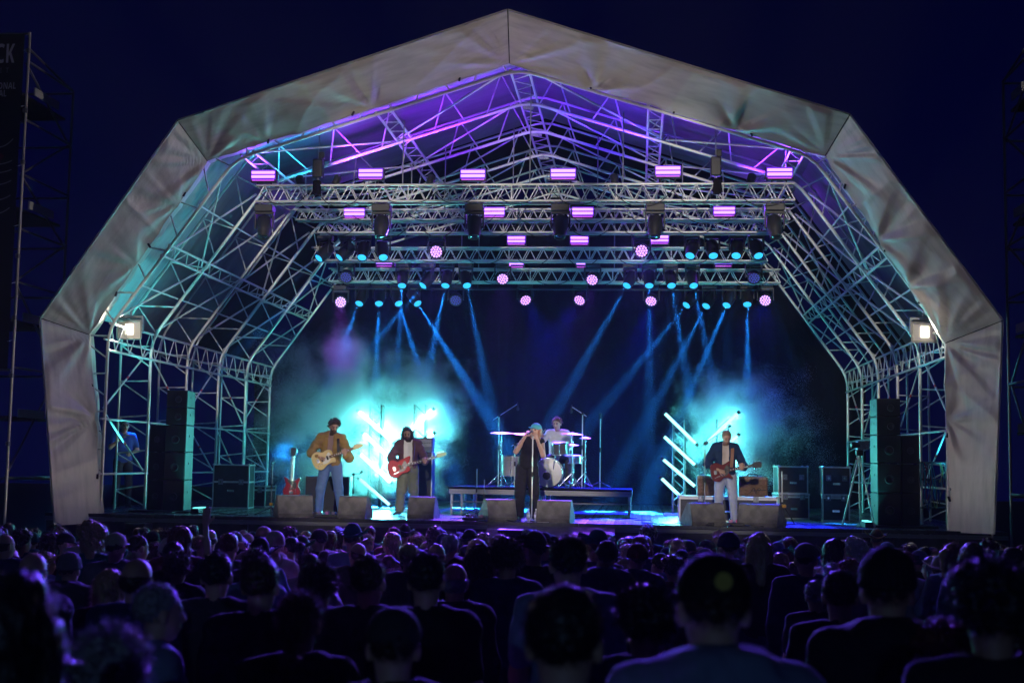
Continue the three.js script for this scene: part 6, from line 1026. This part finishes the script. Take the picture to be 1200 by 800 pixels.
// ---------------------------------------------------------------- scaffold towers beside the canopy, banner
const paleBoard = std(C(0.42, 0.44, 0.46), 0.6, 0, { map: STREAK });
function scaffoldTower(s, label) { // the side seen here runs from the front upright back beside the canopy
  const z0 = 1.0, z1 = -0.9, xa = s < 0 ? atZ(21, 300, z0).x : atZ(1180, 300, z1).x, xb = xa + s * 2.3, t = thing('scaffold_tower', label, 'scaffold tower', [0, 0, 0]);
  const topA = atZ(30, 38, z0).y, topB = topA - 0.55, lev = (py) => atZ(21, py, z0).y;
  for (const x of [xa, xb]) for (const z of [z0, z1]) { bar(t, 'standard', V(x, -0.05, z), V(x, z === z0 ? topA : topB, z), 0.026, z === z0 && x === xa ? M.alu : M.scaffold); part(t, 'base_plate', box(0.2, 0.02, 0.2, 0.003), M.scaffold, [x, 0, z]); }
  [72, 140, 204, 268, 330, 430, 560].forEach((py, i) => { const y = lev(py); for (const x of [xa, xb]) bar(t, 'transom', V(x, y, z0), V(x, y, z1), 0.022, M.scaffold); bar(t, 'ledger', V(xa, y - 0.05, z1), V(xb, y - 0.05, z1), 0.022, M.scaffold); if (i % 2) bar(t, 'ledger', V(xa, y - 0.05, z0), V(xb, y - 0.05, z0), 0.022, M.scaffold); });
  for (const [a, b, f] of [[74, 140, 0], [140, 204, 1], [204, 268, 0], [268, 330, 1], [330, 430, 0], [430, 560, 1]]) bar(t, 'diagonal', V(xa + s * 0.04, lev(a), f ? z1 : z0), V(xa + s * 0.04, lev(b), f ? z0 : z1), 0.022, M.scaffold);
  bar(t, 'stay', V(xa, topA - 0.3, z0), V(xa, topB, z1), 0.022, M.scaffold);
  for (const py of [106, 240, 372, 486]) { const y = lev(py); part(t, 'platform', box(2.2, 0.05, 1.8, 0.006), M.blackRough, [(xa + xb) / 2 + s * 0.06, y - 0.04, (z0 + z1) / 2]); part(t, 'toe_board', box(0.03, 0.15, 1.0, 0.004), paleBoard, [xa - s * 0.045, y + 0.04, 0.3]); }
  for (const py of [60, 130, 190, 300, 372, 440, 520]) part(t, 'coupler', box(0.075, 0.075, 0.075, 0.012), M.aluDark, [xa, lev(py), z0 + 0.03]);
}
scaffoldTower(-1, 'dark scaffold tower with pale toe boards behind the printed banner');
scaffoldTower(1, 'dark scaffold tower with pale toe boards beyond the canopy leg by the cable rack');
{
  const z = 1.08, tl = atZ(-118, 42, z), br = atZ(8, 432, z), w = br.x - tl.x, h = tl.y - br.y, cv = document.createElement('canvas'); cv.width = 512; cv.height = Math.round(512 * h / w); const c = cv.getContext('2d'), H = cv.height;
  const X = (px) => (px + 100) / 126 * 512, Y = (py) => (py - 42) / 390 * H;
  c.fillStyle = '#070708'; c.fillRect(0, 0, 512, H); c.fillStyle = '#1c0508'; c.fillRect(0, Y(46), 512, Y(84) - Y(46));
  c.textAlign = 'right'; c.textBaseline = 'alphabetic'; c.fillStyle = '#d8d6d8';
  c.save(); c.translate(X(17), Y(76)); c.scale(0.6, 1); c.font = 'bold ' + Math.round((Y(76) - Y(53)) * 1.36) + 'px sans-serif'; c.fillText('CK', 0, 0); c.restore();
  c.fillStyle = '#8a8890'; c.font = Math.round((Y(88) - Y(82)) * 1.35) + 'px sans-serif'; c.fillText('I  T', X(12), Y(88));
  c.fillStyle = '#c4c2c8'; c.font = 'bold ' + Math.round((Y(107) - Y(99)) * 1.32) + 'px sans-serif'; c.save(); c.translate(X(20), Y(107)); c.scale(0.78, 1); c.fillText('ONAL', 0, 0); c.restore(); c.save(); c.translate(X(11), Y(116)); c.scale(0.78, 1); c.fillText('AL', 0, 0); c.restore();
  c.fillStyle = '#5a0810'; c.beginPath(); c.moveTo(0, Y(168)); c.bezierCurveTo(X(-40), Y(160), X(0), Y(172), X(12), Y(186)); c.bezierCurveTo(X(-4), Y(220), X(10), Y(250), X(-2), Y(286)); c.lineTo(0, Y(300)); c.closePath(); c.fill();
  c.strokeStyle = '#9a9490'; c.lineWidth = 5; for (const [y, k] of [[172, -1], [192, 0.4], [202, 0.5], [216, 0.2], [234, 0], [250, -0.4]]) { c.beginPath(); c.moveTo(X(6), Y(y + 4)); c.quadraticCurveTo(X(14), Y(y + 3), X(20), Y(y + k * 4 - 2)); c.stroke(); }
  c.fillStyle = '#6d6a80'; c.fillRect(X(-6), Y(261), X(8) - X(-6), Y(264) - Y(261)); c.fillRect(X(-4), Y(266), X(7) - X(-4), Y(268) - Y(266));
  const t = new THREE.CanvasTexture(cv); t.colorSpace = THREE.SRGBColorSpace; t.magFilter = THREE.LinearFilter;
  const b = thing('banner', 'tall black printed banner with pale lettering and a red motif on the scaffold', 'banner', [tl.x + w / 2, br.y, z]);
  sheet(24, 60, (u, v) => ({ x: -w / 2 + w * u, y: h * v, z: 0.012 * fbm(u * 3, v * 9, 5), u, v }), std(C(0.8, 0.8, 0.8), 0.7, 0, { map: t }), 'cloth', b);
  for (const v of [0.08, 0.25, 0.42, 0.6, 0.78, 0.95]) bar(b, 'lashing', V(w / 2 - 0.02, h * v, 0), V(w / 2 + 0.07, h * v + 0.05, -0.1), 0.008, paleBoard);
  for (const y of [h + 0.01, -0.02]) bar(b, 'batten', V(-w / 2, y, -0.02), V(w / 2 + 0.05, y, -0.02), 0.022, M.scaffold);
}
// ---------------------------------------------------------------- stage smoke: drifting particles, far smaller than a pixel, around the light tubes
{
  const Z = -4.6, m = 27.77 / FPX;
  const clouds = [
    { n: 16000, blobs: [[448, 520, 46, 45, 1.1, 1], [452, 480, 44, 36, 1.1, 1], [392, 490, 60, 58, 0.75, 1.2], [355, 525, 42, 55, 0.5, 1.2], [399, 408, 17, 17, 1.6, 0.4], [412, 428, 12, 12, 1.4, 0.4], [412, 446, 26, 22, 1.1, 0.6], [490, 488, 32, 28, 0.75, 0.8], [506, 505, 15, 32, 0.4, 0.6], [348, 460, 42, 48, 0.36, 1.2], [475, 446, 42, 24, 0.45, 1]] },
    { n: 3600, blobs: [[838, 486, 30, 27, 0.8, 0.8], [866, 470, 28, 25, 0.6, 0.8], [874, 449, 12, 8, 0.5, 0.35], [890, 498, 30, 36, 0.3, 1], [862, 535, 36, 34, 0.4, 0.8], [920, 525, 30, 40, 0.12, 1]] },
  ];
  const gauss = () => { let s = 0; for (let i = 0; i < 4; i++) s += rnd(); return (s - 2) * 1.2; };
  const bits = []; for (let i = 0; i < 200; i++) { const g = new THREE.TetrahedronGeometry(rr(0.0017, 0.0025), 0); g.rotateX(rnd() * 6.3); g.rotateZ(rnd() * 6.3); g.translate(gauss() * 0.12, gauss() * 0.12, gauss() * 0.12); g.deleteAttribute('uv'); bits.push(g); }
  const puff = mergeGeometries(bits), total = clouds.reduce((a, c) => a + c.n, 0), im = new THREE.InstancedMesh(puff, new THREE.MeshPhysicalMaterial({ color: C(0.95, 0.95, 0.95), roughness: 1, transmission: 0.5, thickness: 0, specularIntensity: 0 }), total), M4 = new THREE.Matrix4(), Q = new THREE.Quaternion(), E = new THREE.Euler(); let k = 0;
  for (const c of clouds) {
    const B = c.blobs.map(([x, y, rx, ry, w, rz]) => ({ p: atZ(x, y, Z), rx: rx * m, ry: ry * m, rz: rz * 0.75, w: w * rx * ry })), W = B.reduce((a, b) => a + b.w, 0); let left = c.n;
    while (left > 0) {
      let u = rnd() * W, i = 0; while (u > B[i].w) u -= B[i++].w; const b = B[i], p = V(b.p.x + gauss() * b.rx, b.p.y + gauss() * b.ry, b.p.z - 0.38 + gauss() * b.rz * 0.8);
      if (p.y < DECK + 0.2) continue;
      const wx = fbm(p.x * 0.9, p.y * 0.9, p.z * 0.9, 3) * 0.8, d = fbm(p.x * 1.9 + wx, p.y * 1.9 - wx, p.z * 1.5 + wx, 5);
      const fine = fbm(p.x * 4.5 + wx, p.y * 4.5, p.z * 4.5, 3), keep = b.rz < 0.35 ? smooth(-0.25, 0.25, fine) : smooth(-0.2, 0.22, d + 0.25 * fine); if (rnd() > keep * keep + 0.02) continue;
      E.set(rnd() * 6.3, rnd() * 6.3, rnd() * 6.3); const s = rr(0.6, 1.25); im.setMatrixAt(k++, M4.compose(p, Q.setFromEuler(E), V(s, s, s))); left--;
    }
  }
  im.name = 'stage_smoke'; im.userData = { kind: 'stuff', label: 'drifting smoke lit teal around the light tubes', category: 'smoke' }; im.castShadow = im.receiveShadow = true; scene.add(im);
}
shade(scene);
renderer.render(scene, camera);
